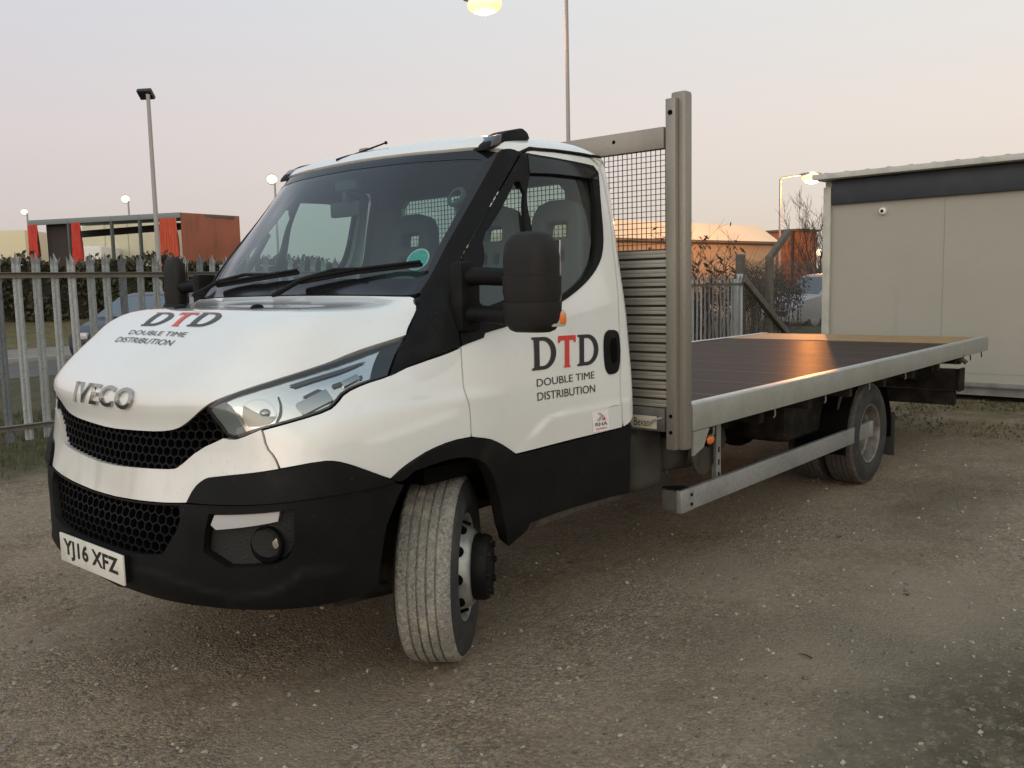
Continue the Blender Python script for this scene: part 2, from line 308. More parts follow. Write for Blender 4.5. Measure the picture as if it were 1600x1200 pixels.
def panel(name, poly, m, parent, off=.0, rim=.02, holes=(), step=.13, smooth=1, keep=40, bulge=0, edge_soft=.0, dens=.13):
    """one body panel: trimmed piece of the skin with a folded-in edge"""
    rings = [densify(smooth_poly(list(p), keep, smooth) if smooth else list(p), dens) for p in (poly, *holes)]
    vs = []; eds = []
    for rg in rings:
        b0 = len(vs); vs += rg; eds += [(b0+i, b0+(i+1) % len(rg)) for i in range(len(rg))]
    nb = len(vs)
    A = np.concatenate([np.array(rg) for rg in rings]); B = np.concatenate([np.roll(np.array(rg), -1, 0) for rg in rings])
    arr = np.array(rings[0]); (x0, y0), (x1, y1) = arr.min(0), arr.max(0)
    dist = [0]*nb
    nx, ny = int((x1-x0)/step)+1, int((y1-y0)/step)+1
    for i in range(1, nx+1):
        for j in range(1, ny+1):
            p = (x0+i*step-(.5*step if j % 2 else 0), y0+j*step)
            if inside(p, rings[0]) and not any(inside(p, h) for h in rings[1:]):
                dd = edge_dist(np.array(p), A, B)
                if dd > step*.42: vs.append(p); dist.append(dd)
    v2, e2, f2, ov, oe, of = delaunay_2d_cdt([Vector(p) for p in vs], eds, [], 0, 1e-7)
    V = np.array([tuple(v) for v in v2]); orig = [o[0] if o else -1 for o in ov]
    fs = []
    for f in f2:
        cc = V[list(f)].mean(0)
        if inside(cc, rings[0]) and not any(inside(cc, h) for h in rings[1:]): fs.append(list(f))
    ds = np.full(len(V), off, float)
    if bulge or edge_soft:
        dd = np.array([edge_dist(v, A, B) for v in V]); ds = ds + bulge*np.clip(dd/.5, 0, 1)**.5 - edge_soft*np.clip(1-dd/.12, 0, 1)
    P = offs(V[:, 0], V[:, 1], ds); out = [tuple(p) for p in P]
    NV = N2(V[:, 0], V[:, 1]); nor = [tuple(x) for x in NV]
    # orientation
    f0 = fs[len(fs)//2]; nn = np.cross(P[f0[1]]-P[f0[0]], P[f0[2]]-P[f0[0]]); N0 = SN([V[f0[0]][0]], [V[f0[0]][1]])[0]*NSIGN
    if nn.dot(N0) < 0: fs = [f[::-1] for f in fs]
    if rim:
        cnt = {}
        for f in fs:
            for a, b in zip(f, f[1:]+f[:1]): cnt[(a, b)] = 1
        Q = offs(V[:, 0], V[:, 1], ds-rim); q = {}
        side = {}
        for (a, b) in list(cnt):
            if (b, a) not in cnt:
                e_ = np.cross(P[b]-P[a], NV[a]); e_ /= np.linalg.norm(e_)+1e-12
                for k in (a, b): side[k] = side.get(k, 0)+e_
        def dup(k, low):
            key = (k, low)
            if key not in q:
                q[key] = len(out); out.append(tuple(Q[k] if low else P[k])); s_ = side[k]+NV[k]*(.0 if low else .35); nor.append(tuple(s_/(np.linalg.norm(s_)+1e-12)))
            return q[key]
        for (a, b) in list(cnt):
            if (b, a) not in cnt: fs.append([dup(b, 0), dup(a, 0), dup(a, 1), dup(b, 1)])
    o = pydata(name, out, fs, m, parent)
    o.data.normals_split_custom_set_from_vertices(nor); return o
def strip(name, line, width, height, m, parent, off=0, closed=True, prof=5):
    """moulding that follows a line on the skin"""
    pts = densify(line, .1, closed); A = np.array(pts); base = offs(A[:, 0], A[:, 1], off); N = SN(A[:, 0], A[:, 1])*NSIGN
    n = len(pts); vs = []; fs = []
    for i in range(n):
        t = base[(i+1) % n]-base[i-1] if closed else base[min(i+1, n-1)]-base[max(i-1, 0)]
        t = t/(np.linalg.norm(t)+1e-9); s_ = np.cross(N[i], t); s_ /= np.linalg.norm(s_)+1e-9
        for k in range(prof):
            a = math.pi*k/(prof-1); vs.append(base[i]+s_*math.cos(a)*width/2+N[i]*(math.sin(a)*height-.002))
    for i in range(n if closed else n-1):
        for k in range(prof-1): j = (i+1) % n; fs.append((i*prof+k, i*prof+k+1, j*prof+k+1, j*prof+k))
    return pydata(name, vs, fs, m, parent)
# ------------------------------------------------------------------ materials of the truck
WHITE = mat('white_paint', (.72, .72, .70), .22, coat=1, noise=[(2.2, .45, .85, (.66, .645, .60)), (30, .6, .95, (.66, .645, .61))])
BLACK = mat('black_plastic', (.0065, .0065, .007), .55, spec=.12, noise=[(6, .4, .8, (.011, .0105, .0098)), (3.2, .60, .80, (.030, .027, .022)), (45, .66, .80, (.034, .030, .025))], bump=(900, .05))
DARK = mat('dark_void', (.004, .004, .004), .9, spec=.05)
GLOSSB = mat('gloss_black', (.008, .008, .009), .12)
WGLASS = glass('windscreen_glass', (.50, .68, .66), 1.6)
SGLASS = glass('side_glass', (.70, .78, .76), 1.3)
# ------------------------------------------------------------------ truck and its panels
truck = empty('flatbed_truck', (0, 0, 0))
tag(truck, 'white cab flatbed truck with black bumper and galvanised headboard', 'truck')
def both(o):
    return o, mirror_copy(o)
def line_feat(pts, A, w_, reach, ca, cb, fade=.5):
    L = sorted(trace(pts)); FEATS.append(([p[0] for p in L], [p[1] for p in L], A, w_, reach, ca, cb, fade))
line_feat([(400,690),(455,662),(520,634),(620,615),(725,601),(800,597),(840,594)], .013, .55, 1.6, 3.6, 7.35, .7)
line_feat([(822,690),(842,663),(860,647),(880,640),(930,630),(968,622)], .006, .22, 1.2, 7.3, 9.6, .3)
line_feat([(520,700),(620,668),(700,640),(740,628)], .004, .3, 1.0, 4.6, 6.4, .5)
line_feat([(150,862),(200,874),(250,887),(300,906),(345,920),(372,924),(420,918),(445,906),(470,884),(520,880)], .012, .25, .7, -1, 4.6, .5)
lip = [(91,636),(109,652),(141,663),(187.5,670.6),(250,674),(275,670.6),(290.6,661),(308,645.6),(325,631)]
lip_near = trace([(250,674),(275,670.6),(290.6,661),(308,645.6),(325,631)])
r_lip = lip_near[0][1]; r_c = skin(178, 669.5)[1]
hl_top = trace([(344,622),(375,611),(437.5,591),(500,570.6),(550,550),(612.5,530),(634,523)])
HOOD = full_poly([(0, r_c), (lip_near[0][0]*.5, (r_c+r_lip)/2)]+lip_near+hl_top+trace([(645,497),(652,480)])+[(4.05, 8.95), (3.9, 9.06), (3, 9.07), (0, 9.07)])
def clean(poly):
    out = []
    for p in poly:
        if not out or (abs(p[0]-out[-1][0])+abs(p[1]-out[-1][1])) > 1e-4: out.append(p)
    if abs(out[0][0]-out[-1][0])+abs(out[0][1]-out[-1][1]) < 1e-4: out.pop()
    return out
hood = panel('hood', clean(HOOD), WHITE, truck, off=.006, rim=.03, edge_soft=.006)
HL = trace([(323.4,639),(337,660),(352,680),(362.5,685.5),(375,684),(409,670),(462.5,656),(512.5,640),(525,628),(537.5,612),(572,597),(604.7,587),(612.5,565),(630,531),(612.5,534.5),(581,546),(519,566),(456,586.5),(409,601),(362.5,616),(337.5,629)])
fl = trace([(411,673),(462.5,659),(514,643),(528,631),(540,615),(572,600),(607,589.5),(644,570.5),(718,543.5)])
FENDER = trace([(409.5,674),(415.5,699),(428.5,714),(435.5,732.5)])
FENDER = trace([(412,674),(418,699),(431,714),(438.5,731.5),(503,719.6),(525,719.6),(550,726),(581,737),(609,747),(628,729),(644,718),(669,702),(703,688),(734,682),(731,636),(723,613),(721.4,583),(719.5,544)])+fl[::-1][1:]
both(panel('fender', clean(FENDER), WHITE, truck, off=.0, rim=.025))
PILLAR = trace([(609,587.5),(619,560),(636.5,525),(647,500),(655.5,480),(654.5,471),(658,455),(690,399),(734,319),(778,239),(786,233.5),(800,233),(812,239),(787,283),(743,360),(722,397),(714.5,424),(713.5,461),(715.5,508),(718.5,540),(644,568)])
both(panel('pillar_trim', clean(PILLAR), BLACK, truck, off=.004, rim=.03, bulge=.006))
DOOR = trace([(736.5,682),(733.5,636),(725.5,613),(724,583),(721.8,541),(721,508),(719.3,461),(720,424),(727.5,397),(749,361),(793,283),(816.5,242),(827,235),(870,239),(921,247.5),(936,262),(949,320),(957,383),(963.5,461),(967,524),(967.5,617.5),(971,667),(887.5,687.5),(806,708.5),(797,702),(781,691.5),(762.5,684)])
WIN = trace([(723.5,536.5),(755,526),(757,519),(797,507.5),(838,490),(880,468),(894,457.5),(915.6,438.5),(931,417.5),(939,395.6),(940.6,367.5),(936,320.6),(932,271),(925,261),(900,255),(825,241.5),(815,247),(791,290),(748,363),(727,399),(720.5,425),(719.5,461),(721,508)])
door = panel('door', clean(DOOR), WHITE, truck, off=.0, rim=.03, holes=[clean(WIN)])
door2 = mirror_copy(door)
QG = trace([(812.5,283),(803,285),(787.5,317.5),(758,364),(753,380),(755,417.5),(758,480),(790,468),(823,452),(822,400),(820,358),(819,302)])
MG = trace([(827,271),(890.6,274.5),(925,281),(930,320),(933,367.5),(928,405),(915.6,430),(897,449),(879.7,462),(840,484),(835,440),(832,364)])
WINF = trace([(721.5,541),(755,528),(757,521),(797,509),(839,491.5),(881,469.5),(895.5,458.5),(917,439),(932.5,418),(940.5,396),(942,367.5),(937.5,320),(934,270.5),(926,259.5),(900,253.5),(826,239.5),(814.5,241),(789.5,283),(745.8,361),(724.6,397),(717,424),(716,461),(718.4,508)])
wf = panel('window_frame', clean(WINF), BLACK, door, off=.005, rim=.02, holes=[clean(QG), clean(MG)])
mirror_copy(wf, door2)
for nm, pl in (('quarter_glass', QG), ('door_glass', MG)):
    g_ = panel(nm, clean(pl), SGLASS, door, off=-.014, rim=0); mirror_copy(g_, door2)
DF = trace([(823.4,243),(900,257),(931,271.5),(932.5,282),(890,274.5),(826.5,271)])
g_ = panel('wind_deflector', clean(DF), GLOSSB, door, off=.008, rim=.006); mirror_copy(g_, door2)
CLAD = trace([(806,711.5),(972,669.5),(987,664),(988.5,700),(985,748),(980,772),(947,778),(880,797),(829,817),(826,783),(817,742)])
both(panel('sill_cladding', clean(CLAD), BLACK, truck, off=.0, rim=.03))
SILL = trace([(829,819),(880,799),(947,780),(980,774),(976,781),(945,789),(880,810),(800,845),(793,852),(806,846)])
both(panel('sill_lip', clean(SILL), mat('grimy_plastic', (.07, .06, .05), .8, noise=[(20, .4, .7, (.03, .028, .025))]), truck, off=-.012, rim=.03))
REARC = trace([(974,666),(970.2,617.5),(969.5,524),(966,461),(960,383),(952,320),(939,262),(924,245.5),(926,243)])+[(10.2,12.2),(11,12.2),(11,4.0),(10.2,3.75)]
both(panel('cab_corner', clean(REARC), WHITE, truck, off=.0, rim=.03))
top_edge = trace([(812.5,237),(826,231.5),(869,235.5),(921,243.5)])
ROOF = full_poly([(0, 12.05), (2, 12.05), (4.05, 12.05), (4.6, 12.1)]+top_edge+[(10.2, 12.25), (11, 12.25), (11, 15)]+[(8, 15), (4, 15), (0, 15)])
roof = panel('roof', clean(full_poly([(0, 12.05), (2, 12.05), (3.9, 12.05), (4.5, 12.08)]+top_edge+[(10.2, 12.25), (11, 12.25), (11, 14.95), (6, 14.97), (0, 14.99)])), WHITE, truck, off=.004, rim=.02, smooth=0, step=.25, dens=.2)
strip('roof_gutter', trace([(812.5,239),(826,232.5),(869,236.5),(921,244.5),(936,247)]), .014, .008, BLACK, roof, off=.006, closed=False)
ws_edge = trace([(660,455),(692,399),(736,319),(779,240)])
WS = full_poly([(0, 9.12), (2, 9.12), (3.6, 9.12)]+ws_edge+[(3.9, 11.98), (2, 11.99), (0, 11.99)])
GL = full_poly([(0, 9.42), (2, 9.42), (3.45, 9.42), (3.62, 9.55), (3.66, 10.5), (3.66, 11.45), (3.5, 11.72), (2, 11.76), (0, 11.76)])
panel('windscreen_frit', clean(WS), GLOSSB, truck, off=-.004, rim=.02, holes=[clean(GL)])
panel('windscreen', clean(GL), WGLASS, truck, off=-.006, rim=0)
TRIM = trace([(297,785.5),(309,762.5),(322,750.5),(334,745.5),(437,734),(503,721.5),(525,721.5),(550,728),(581,739),(609,749),(613,753),(519,772.5),(447,784),(380,789)])
both(panel('bumper_trim', clean(TRIM), BLACK, truck, off=.017, rim=.04))
wl = trace([(180,776),(240,784),(296,785)]); gb = trace([(178,727.5),(240,732.5),(272,733.5)])
FRONT = full_poly([(0, wl[0][1])]+wl[1:]+trace([(308,761.5),(321,749.5),(333.5,744.5),(435,732.5),(428,715),(414.5,699),(408,672)])+trace([(375,686),(362.5,687.5),(350,685),(312.5,702),(281,730)])+[gb[2], gb[1], (0, gb[0][1])])
panel('front_panel', clean(FRONT), mat('road_filmed_white', (.70, .69, .66), .30, coat=.7, noise=[(2.6, .38, .70, (.60, .565, .50)), (9, .50, .85, (.52, .48, .41), (1, 1, .18)), (70, .66, .80, (.42, .37, .30))]), truck, off=.004, rim=.04)
GRILLE = full_poly([(0, r_c)]+[(lip_near[0][0]*.5, (r_c+r_lip)/2)]+lip_near[:-1]+trace([(323,640),(337,661),(350,684),(312.5,701),(281,729)])+[gb[2], gb[1], (0, gb[0][1])])
panel('grille_backing', clean(GRILLE), DARK, truck, off=-.05, rim=0)
lg = trace([(206,785),(282,790),(284,819),(256,866),(205,866)])
LG = full_poly([(0, lg[0][1]-.02)]+lg[:4]+[(lg[4][0], lg[4][1]), (0, lg[4][1])])
FOG = trace([(328,803),(461,795),(461,850),(450,872),(425,884),(356,886),(319,862.5),(322,825)])
bl = trace([(160,902),(200,916),(300,941),(400,949),(500,944),(575,925)])
BUMP = full_poly([(0, bl[0][1])]+bl[1:]+trace([(590.6,911),(594,867.5),(600,827),(611,799),(629,757),(612,754.5),(519,774),(447,785.5),(380,790.5),(297,787),(240,785.5),(180,777.5)])+[(0, wl[0][1]-.01)])
panel('bumper', clean(BUMP), BLACK, truck, off=.005, rim=.05, holes=[clean(LG), clean(FOG), clean(mirror_poly(FOG))], keep=30)
panel('lower_grille_backing', clean(LG), DARK, truck, off=-.05, rim=0)
FLARE_O = [(609,748.5),(628,730.5),(644,719.5),(669,703.5),(703,689.5),(739,683.5),(762.5,685.5),(781,693),(797,703.5),(804,710.5),(816,742.5),(825,783),(828,817),(800,845),(793,851)]
FLARE_I = [(791,851),(784,805),(776,767.5),(766,736),(751,718),(726,713),(700,716),(675,724),(644,735),(630,748),(620,752)]
fo = trace(FLARE_O+FLARE_I)
both(panel('wheel_arch', clean(fo), BLACK, truck, off=.022, rim=.06, bulge=.0, edge_soft=.012))
print('MISSES', MISS)
# ------------------------------------------------------------------ cab details
CHROME = mat('chrome', (.42, .41, .39), .14, metal=1)
SILVER = mat('silver_reflector', (.72, .70, .66), .22, metal=.9)
STEELP = mat('silver_wheel_paint', (.38, .38, .36), .42, metal=.5, noise=[(14, .45, .8, (.16, .14, .12))])
GREYPL = mat('grey_trim', (.075, .08, .083), .6)
SEATM = mat('seat_fabric', (.105, .115, .118), .85)
AMBER = mat('amber_lens', (.75, .20, .03), .25, coat=.5)
CLEAR = glass('clear_lens', (.86, .88, .88), 1.5)
LENSW = mat('white_lens', (.44, .43, .44), .2, coat=.4)
INK = mat('black_vinyl', (.012, .012, .014), .4)
REDV = mat('red_vinyl', (.62, .035, .025), .4)
def v3(P): return Vector([float(x) for x in P])
def sp(u, v, off=0):
    c, r = skin(u, v); return v3(offs([c], [r], [off])[0]), v3(SN([c], [r])[0]*NSIGN)
_fontcache = {}
def text_mesh(txt, bold=0, space=1.0, shear=0):
    """outline mesh of a line of text, in its own units: list of 2D verts and faces"""
    fc = bpy.data.curves.new('t', 'FONT'); fc.body = txt; fc.offset = bold; fc.space_character = space; fc.shear = shear; fc.resolution_u = 4
    o = bpy.data.objects.new('t', fc); COL.objects.link(o); bpy.context.view_layer.update()
    me = bpy.data.meshes.new_from_object(o.evaluated_get(bpy.context.evaluated_depsgraph_get()))
    vs = [(v.co.x, v.co.y) for v in me.vertices]; fs = [list(p.vertices) for p in me.polygons]
    bpy.data.objects.remove(o); bpy.data.curves.remove(fc); bpy.data.meshes.remove(me)
    return vs, fs
def fit01(vs):
    a = np.array(vs); lo, hi = a.min(0), a.max(0); return [tuple(x) for x in (a-lo)/(hi-lo)]
def letter_D():
    o = [(0, 0), (.46, 0)]+[(.46+.54*math.sin(t), .5-.5*math.cos(t)) for t in np.linspace(0, math.pi, 18)][1:]+[(0, 1), (0, .95), (.09, .92), (.10, .5), (.09, .09), (0, .06)]
    h = [(.31, .115), (.44, .115)]+[(.44+.345*math.sin(t), .5-.385*math.cos(t)) for t in np.linspace(0, math.pi, 16)][1:]+[(.31, .885)]
    return o, [h]
def letter_T():
    return [(.32, 0), (.68, 0), (.69, .04), (.63, .07), (.62, .85), (.84, .855), (.93, .78), (1, .78), (.99, 1), (.01, 1), (0, .78), (.07, .78), (.16, .855), (.38, .85), (.37, .07), (.31, .04)], []
def poly_mesh(o, hs=()):
    vs = []; es = []
    for rg in (o, *hs):
        b0 = len(vs); vs += rg; es += [(b0+i, b0+(i+1) % len(rg)) for i in range(len(rg))]
    v2, e2, f2, a, b, c = delaunay_2d_cdt([Vector(p) for p in vs], es, [], 0, 1e-7); V = [tuple(v) for v in v2]
    fs = [list(f) for f in f2 if inside(np.mean([V[k] for k in f], 0), o) and not any(inside(np.mean([V[k] for k in f], 0), h) for h in hs)]
    return V, fs
def on_plane(name, vs, fs, O, X, Y, m, parent, thick=.0015, snap=None, off=.0015, bev=0, cuts=0):
    """flat outline (unit square) set on the quad O, O+X, O+Y and raised by thick; snapped to the skin if asked"""
    O, X, Y = Vector(O), Vector(X), Vector(Y); n = X.cross(Y).normalized()
    bm = bmesh.new(); bv = [bm.verts.new((p[0], p[1], p[2] if len(p) > 2 else 0)) for p in vs]
    for f in fs:
        try: bm.faces.new([bv[k] for k in f])
        except ValueError: pass
    if cuts:
        bmesh.ops.subdivide_edges(bm, edges=bm.edges[:], cuts=cuts, use_grid_fill=False); bmesh.ops.triangulate(bm, faces=bm.faces[:])
    def place(p):
        P = O+X*p[0]+Y*p[1]
        if snap:
            l, nn, i, d = BV.ray_cast(P+n*.25, -n)
            if l is None: l = P
            return l+n*(off+snap+p[2])
        return P+n*(off+p[2])
    P0 = {v: place(v.co) for v in bm.verts}
    edges_b = [e for e in bm.edges if len(e.link_faces) == 1]
    for v in bm.verts: v.co = P0[v]
    bmesh.ops.recalc_face_normals(bm, faces=bm.faces[:])
    if bm.faces and sum((f.normal.dot(n)*f.calc_area() for f in bm.faces)) < 0: bmesh.ops.reverse_faces(bm, faces=bm.faces[:])
    if thick:
        r_ = bmesh.ops.extrude_edge_only(bm, edges=edges_b); bmesh.ops.translate(bm, vec=-n*thick, verts=[g for g in r_['geom'] if isinstance(g, bmesh.types.BMVert)])
    me = bpy.data.meshes.new(name); bm.to_mesh(me); bm.free(); return link(name, me, m, parent)
def quad_from(bl, br, tl, off=.0):
    O, _ = sp(*bl); X = sp(*br)[0]-O; Y = sp(*tl)[0]-O; return O, X, Y
def dtd(bl, br, tl, parent, snap, cuts=2):
    O, X, Y = quad_from(bl, br, tl)
    for k, (x0, x1, fn) in enumerate(((0, .345, letter_D), (.375, .64, letter_T), (.665, 1.0, letter_D))):
        vs, fs = poly_mesh(*fn()); on_plane('lettering', [(x0+(x1-x0)*a, b) for a, b in vs], fs, O, X, Y, REDV if k == 1 else INK, parent, 0, snap=snap, cuts=cuts)
def words(txt, bl, br, tl, parent, m=INK, snap=.003, bold=0.0, cuts=1, space=1.0):
    vs, fs = text_mesh(txt, bold, space); O, X, Y = quad_from(bl, br, tl); V = fit01(vs); thr = []
    if ' ' in txt:
        xs = sorted(p[0] for p in V); g = max(range(1, len(xs)), key=lambda k: xs[k]-xs[k-1]); thr = [(xs[g]+xs[g-1])/2]
    for lo, hi in zip([-9]+thr, thr+[9]):
        ids = [k for k, p in enumerate(V) if lo <= p[0] < hi]; mp_ = {k: i for i, k in enumerate(ids)}
        o = on_plane('lettering', [V[k] for k in ids], [[mp_[k] for k in f] for f in fs if all(k in mp_ for k in f)], O, X, Y, m, parent, 0, snap=snap, cuts=cuts)
    return o
# door lettering, sticker, handle
dtd((831, 579.5), (934.5, 569), (829.5, 527.5), door, .0012)
words('DOUBLE TIME', (838.5, 604.5), (928.5, 591), (838, 592.5), door, snap=.0012, bold=0)
words('DISTRIBUTION', (839.5, 626.5), (929.5, 612.5), (839, 613.5), door, snap=.0012, bold=0)
O, X, Y = quad_from((925.5, 675.5), (950.5, 671), (923.5, 643))
st = on_plane('member_sticker', [(0, 0), (1, 0), (1, 1), (0, 1)], [[0, 1, 2, 3]], O, X, Y, mat('sticker_white', (.80, .76, .74), .4), door, 0, snap=.0035, cuts=3)
def on_sticker(vs, fs, box, m):
    (a, b), (c, d) = box; on_plane('sticker_print', [(a+(c-a)*x, b+(d-b)*y) for x, y in vs], fs, O, X, Y, m, st, 0, snap=.0062)
vs, fs = text_mesh('RHA', .010); on_sticker(fit01(vs), fs, ((.14, .26), (.88, .44)), mat('sticker_grey', (.12, .11, .12), .5))
vs, fs = text_mesh('MEMBER', .004); on_sticker(fit01(vs), fs, ((.18, .10), (.86, .17)), mat('sticker_red', (.55, .06, .10), .5))
on_sticker([(.30, .9), (.46, .9), (.72, .70), (.60, .62), (.62, .70)], [[0, 1, 2, 3, 4]], ((0, 0), (1, 1)), mat('sticker_silver', (.38, .36, .37), .4))
on_sticker([(.24, .52), (.44, .52), (.60, .66), (.50, .74)], [[0, 1, 2, 3]], ((0, 0), (1, 1)), mat('sticker_silver', (.38, .36, .37), .4))
on_sticker([(.56, .52), (.80, .52), (.72, .68), (.64, .62)], [[0, 1, 2, 3]], ((0, 0), (1, 1)), MAT['sticker_red'])
def on_both_doors(fn):
    o = fn(door); mirror_copy(o, door2); return o
HO = [(943,522),(950,515.5),(960,515.5),(966,522),(968,550),(966,578),(960,584),(951,585),(945,578),(942.5,550)]
hand = panel('door_handle', trace(HO), BLACK, door, off=.016, rim=.02, edge_soft=.010, smooth=2, keep=60, dens=.05, step=.07)
hc = panel('handle_recess', trace([(951,530),(958,528),(960,545),(959,566),(953,569),(950,550)]), DARK, hand, off=.0165, rim=0, dens=.05, step=.07)
c_ = mirror_copy(hand, door2); mirror_copy(hc, c_)
strip('door_line', trace([(949,637),(957,634.5),(968.5,633)]), .006, .002, INK, door, off=.0, closed=False)
# hood lettering and nozzles
hood_o = bpy.data.objects['hood']
HP, HNRM = Vector((-.59, 0, 1.406)), Vector((-.33, 0, .944))
def hoodp(u, v):
    d = ray(u, v); return CAM+d*((HP-CAM).dot(HNRM)/d.dot(HNRM))
_qf = quad_from
def quad_from(bl, br, tl, off=0):
    O = sp(*bl)[0]; return O, sp(*br)[0]-O, sp(*tl)[0]-O
dtd((220.5, 511.5), (332, 514), (247.5, 491), hood_o, .0072)
words('DOUBLE TIME', (201.5, 524.5), (289, 529), (208.5, 518), hood_o, snap=.0072, bold=0)
words('DISTRIBUTION', (180.5, 536), (267.5, 542.5), (189, 528.5), hood_o, snap=.0072, bold=0)
quad_from = _qf
for k in (-1, 1):
    P = BV.ray_cast(Vector((-.454, k*.29, 2)), Vector((0, 0, -1)))[0]; b = MB(); b.sphere(P+Vector((0, 0, .008)), (.028, .016, .014)); b.box(P+Vector((-.018, 0, .008)), (.016, .018, .014), bev=.004); b.build('washer_jet', BLACK, hood_o)
# chrome badge on the nose
vs, fs = text_mesh('IVECO', .016, 1.14); O, X, Y = quad_from((119.5, 628), (211, 643), (127, 596))
bm_o = on_plane('badge', fit01(vs), fs, O, X, Y, CHROME, hood_o, 0, snap=.016, cuts=0)
md = bm_o.modifiers.new('s', 'SOLIDIFY'); md.thickness = .016; md.offset = -1; md2 = bm_o.modifiers.new('b', 'BEVEL'); md2.width = .003; md2.segments = 2; md2.limit_method = 'ANGLE'
# honeycomb grilles
_ct = np.linspace(-6, 6, 601)
def honeycomb(name, poly, r_ref, cell, off_front, depth, m, parent, hz=1.0, wall=.005):
    pts = S(_ct, np.full(601, r_ref)); arc = np.concatenate([[0], np.cumsum(np.linalg.norm(np.diff(pts, axis=0), axis=1))]); arc -= np.interp(0, _ct, arc)
    rr = np.linspace(-.5, 8, 200); zz = S(np.zeros(200), rr)[:, 2]
    c_of = lambda s: np.interp(s, arc, _ct); r_of = lambda z: np.interp(z, zz, rr)
    P = np.array(poly); z0, z1 = np.interp(P[:, 1].min(), rr, zz)-.05, np.interp(P[:, 1].max(), rr, zz)+.05; s0, s1 = np.interp(P[:, 0].min(), _ct, arc), np.interp(P[:, 0].max(), _ct, arc)
    h = cell/math.sqrt(3); edges = set(); q = lambda p: (round(p[0], 4), round(p[1], 4)); j = 0; z = z0
    while z < z1:
        s = s0-(cell/2 if j % 2 else 0)
        while s < s1:
            cs = [q((s+h*math.sin(math.pi/3*k), z+h*hz*math.cos(math.pi/3*k))) for k in range(6)]
            for k in range(6): edges.add(tuple(sorted((cs[k], cs[(k+1) % 6]))))
            s += cell
        z += 1.5*h*hz; j += 1
    vs = []; fs = []
    for a, b in edges:
        pa, pb = (float(c_of(a[0])), float(r_of(a[1]))), (float(c_of(b[0])), float(r_of(b[1])))
        if not (inside(pa, poly) or inside(pb, poly)): continue
        A1, B1 = offs([pa[0]], [pa[1]], [off_front])[0], offs([pb[0]], [pb[1]], [off_front])[0]; A0, B0 = offs([pa[0]], [pa[1]], [off_front-depth])[0], offs([pb[0]], [pb[1]], [off_front-depth])[0]
        n = A1-A0; t = np.cross(B1-A1, n); L = np.linalg.norm(t)
        if L < 1e-9: continue
        t *= wall/2/L; i = len(vs); vs += [A1+t, B1+t, B1-t, A1-t, A0+t, B0+t, B0-t, A0-t]; fs += [(i, i+1, i+2, i+3), (i, i+4, i+5, i+1), (i+3, i+2, i+6, i+7)]
    return pydata(name, vs, fs, m, parent, smooth=False)
GRM = mat('grille_black', (.004, .004, .0045), .5, spec=.12)
honeycomb('grille', clean(GRILLE), 4.5, .043, -.014, .025, GRM, truck, hz=.82, wall=.007)
honeycomb('lower_grille', clean(LG), 2.0, .048, -.018, .025, GRM, truck, hz=.75, wall=.006)
# headlights
def headlight():
    hl = panel('headlight', clean(HL), MAT['lamp_black'] if 'lamp_black' in MAT else mat('lamp_black', (.012, .012, .013), .35, spec=.3), truck, off=-.003, rim=.010, holes=[trace([(327,639.5),(340,659),(354,677.5),(365,681),(407,667),(461,652.5),(510,637),(523,625),(535,609.5),(570,594),(600,585.5),(609.5,563.5),(624,533.5),(612,537),(582,548.5),(520,568.5),(457,589),(410,603.5),(364,618),(340,630.5)])], dens=.06)
    panel('lens', clean(HL), CLEAR, hl, off=.004, rim=0)
    panel('reflector', clean(HL), mat('lamp_chrome', (.78, .75, .70), .16, metal=1, bump=(7, .35)), hl, off=-.015, rim=0)
    panel('side_reflector', trace([(326,639),(338,658),(354,678),(366,682),(380,678),(370,660),(360,636),(350,627)]), mat('lamp_grey', (.16, .18, .18), .35), hl, off=-.008, rim=.01)
    panel('lamp_end', trace([(580,592.5),(603,585),(611,563),(628,532),(612,537),(598,542),(588,556)]), mat('lamp_black', (.012, .012, .013), .35, spec=.3), hl, off=-.007, rim=.01)
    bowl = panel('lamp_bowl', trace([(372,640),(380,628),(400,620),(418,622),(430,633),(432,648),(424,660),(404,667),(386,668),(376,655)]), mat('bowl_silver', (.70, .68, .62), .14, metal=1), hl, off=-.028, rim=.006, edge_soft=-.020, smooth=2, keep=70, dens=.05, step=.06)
    panel('bowl_shade', trace([(377,655),(386,667),(404,666.5),(423,660),(430,650),(412,650),(392,640),(380,633)]), mat('bowl_shade_grey', (.26, .25, .22), .3, metal=.6), hl, off=-.0065, rim=.004, dens=.05, step=.06)  # shading of the bowl's lower side, painted as a darker grey panel
    for pts in ([(452,600),(470,594),(505,583),(560,565),(572,563),(540,577),(500,590),(462,603)], [(436,618),(441,630),(440,646),(432,659),(429,660),(436,645),(437,630),(433,619)], [(473,618),(497,606),(514,611),(509,620),(490,619)], [(519,599),(545,590),(566,584),(568,589),(540,598),(523,604)]):
        panel('inner_shade', trace(pts), mat('lamp_shadow', (.05, .048, .045), .3), hl, off=-.0075, rim=.004, dens=.05, step=.06)  # dark shading inside the headlight, painted as small flat panels
    b = MB(); P, N = sp(412, 644); b.sphere(P-N*.020, (.020, .020, .016)); b.build('bulb', CHROME, bowl)
    b = MB()
    for (u, v, s_) in ((492, 627, (.03, .12, .040)), (548, 593, (.03, .075, .020))):
        P, N = sp(u, v); t = (sp(u+12, v-6)[0]-P).normalized(); mx = frame(P-N*.016, t, N.cross(t)); b = MB(); b.xf = mx; b.box((0, 0, 0), (s_[1], s_[2]*1.3, s_[0]), bev=.008); b.build('indicator', CHROME, hl)
    return hl
def mirror_tree(o, parent):
    c = mirror_copy(o, parent)
    for ch in o.children: mirror_tree(ch, c)
    return c
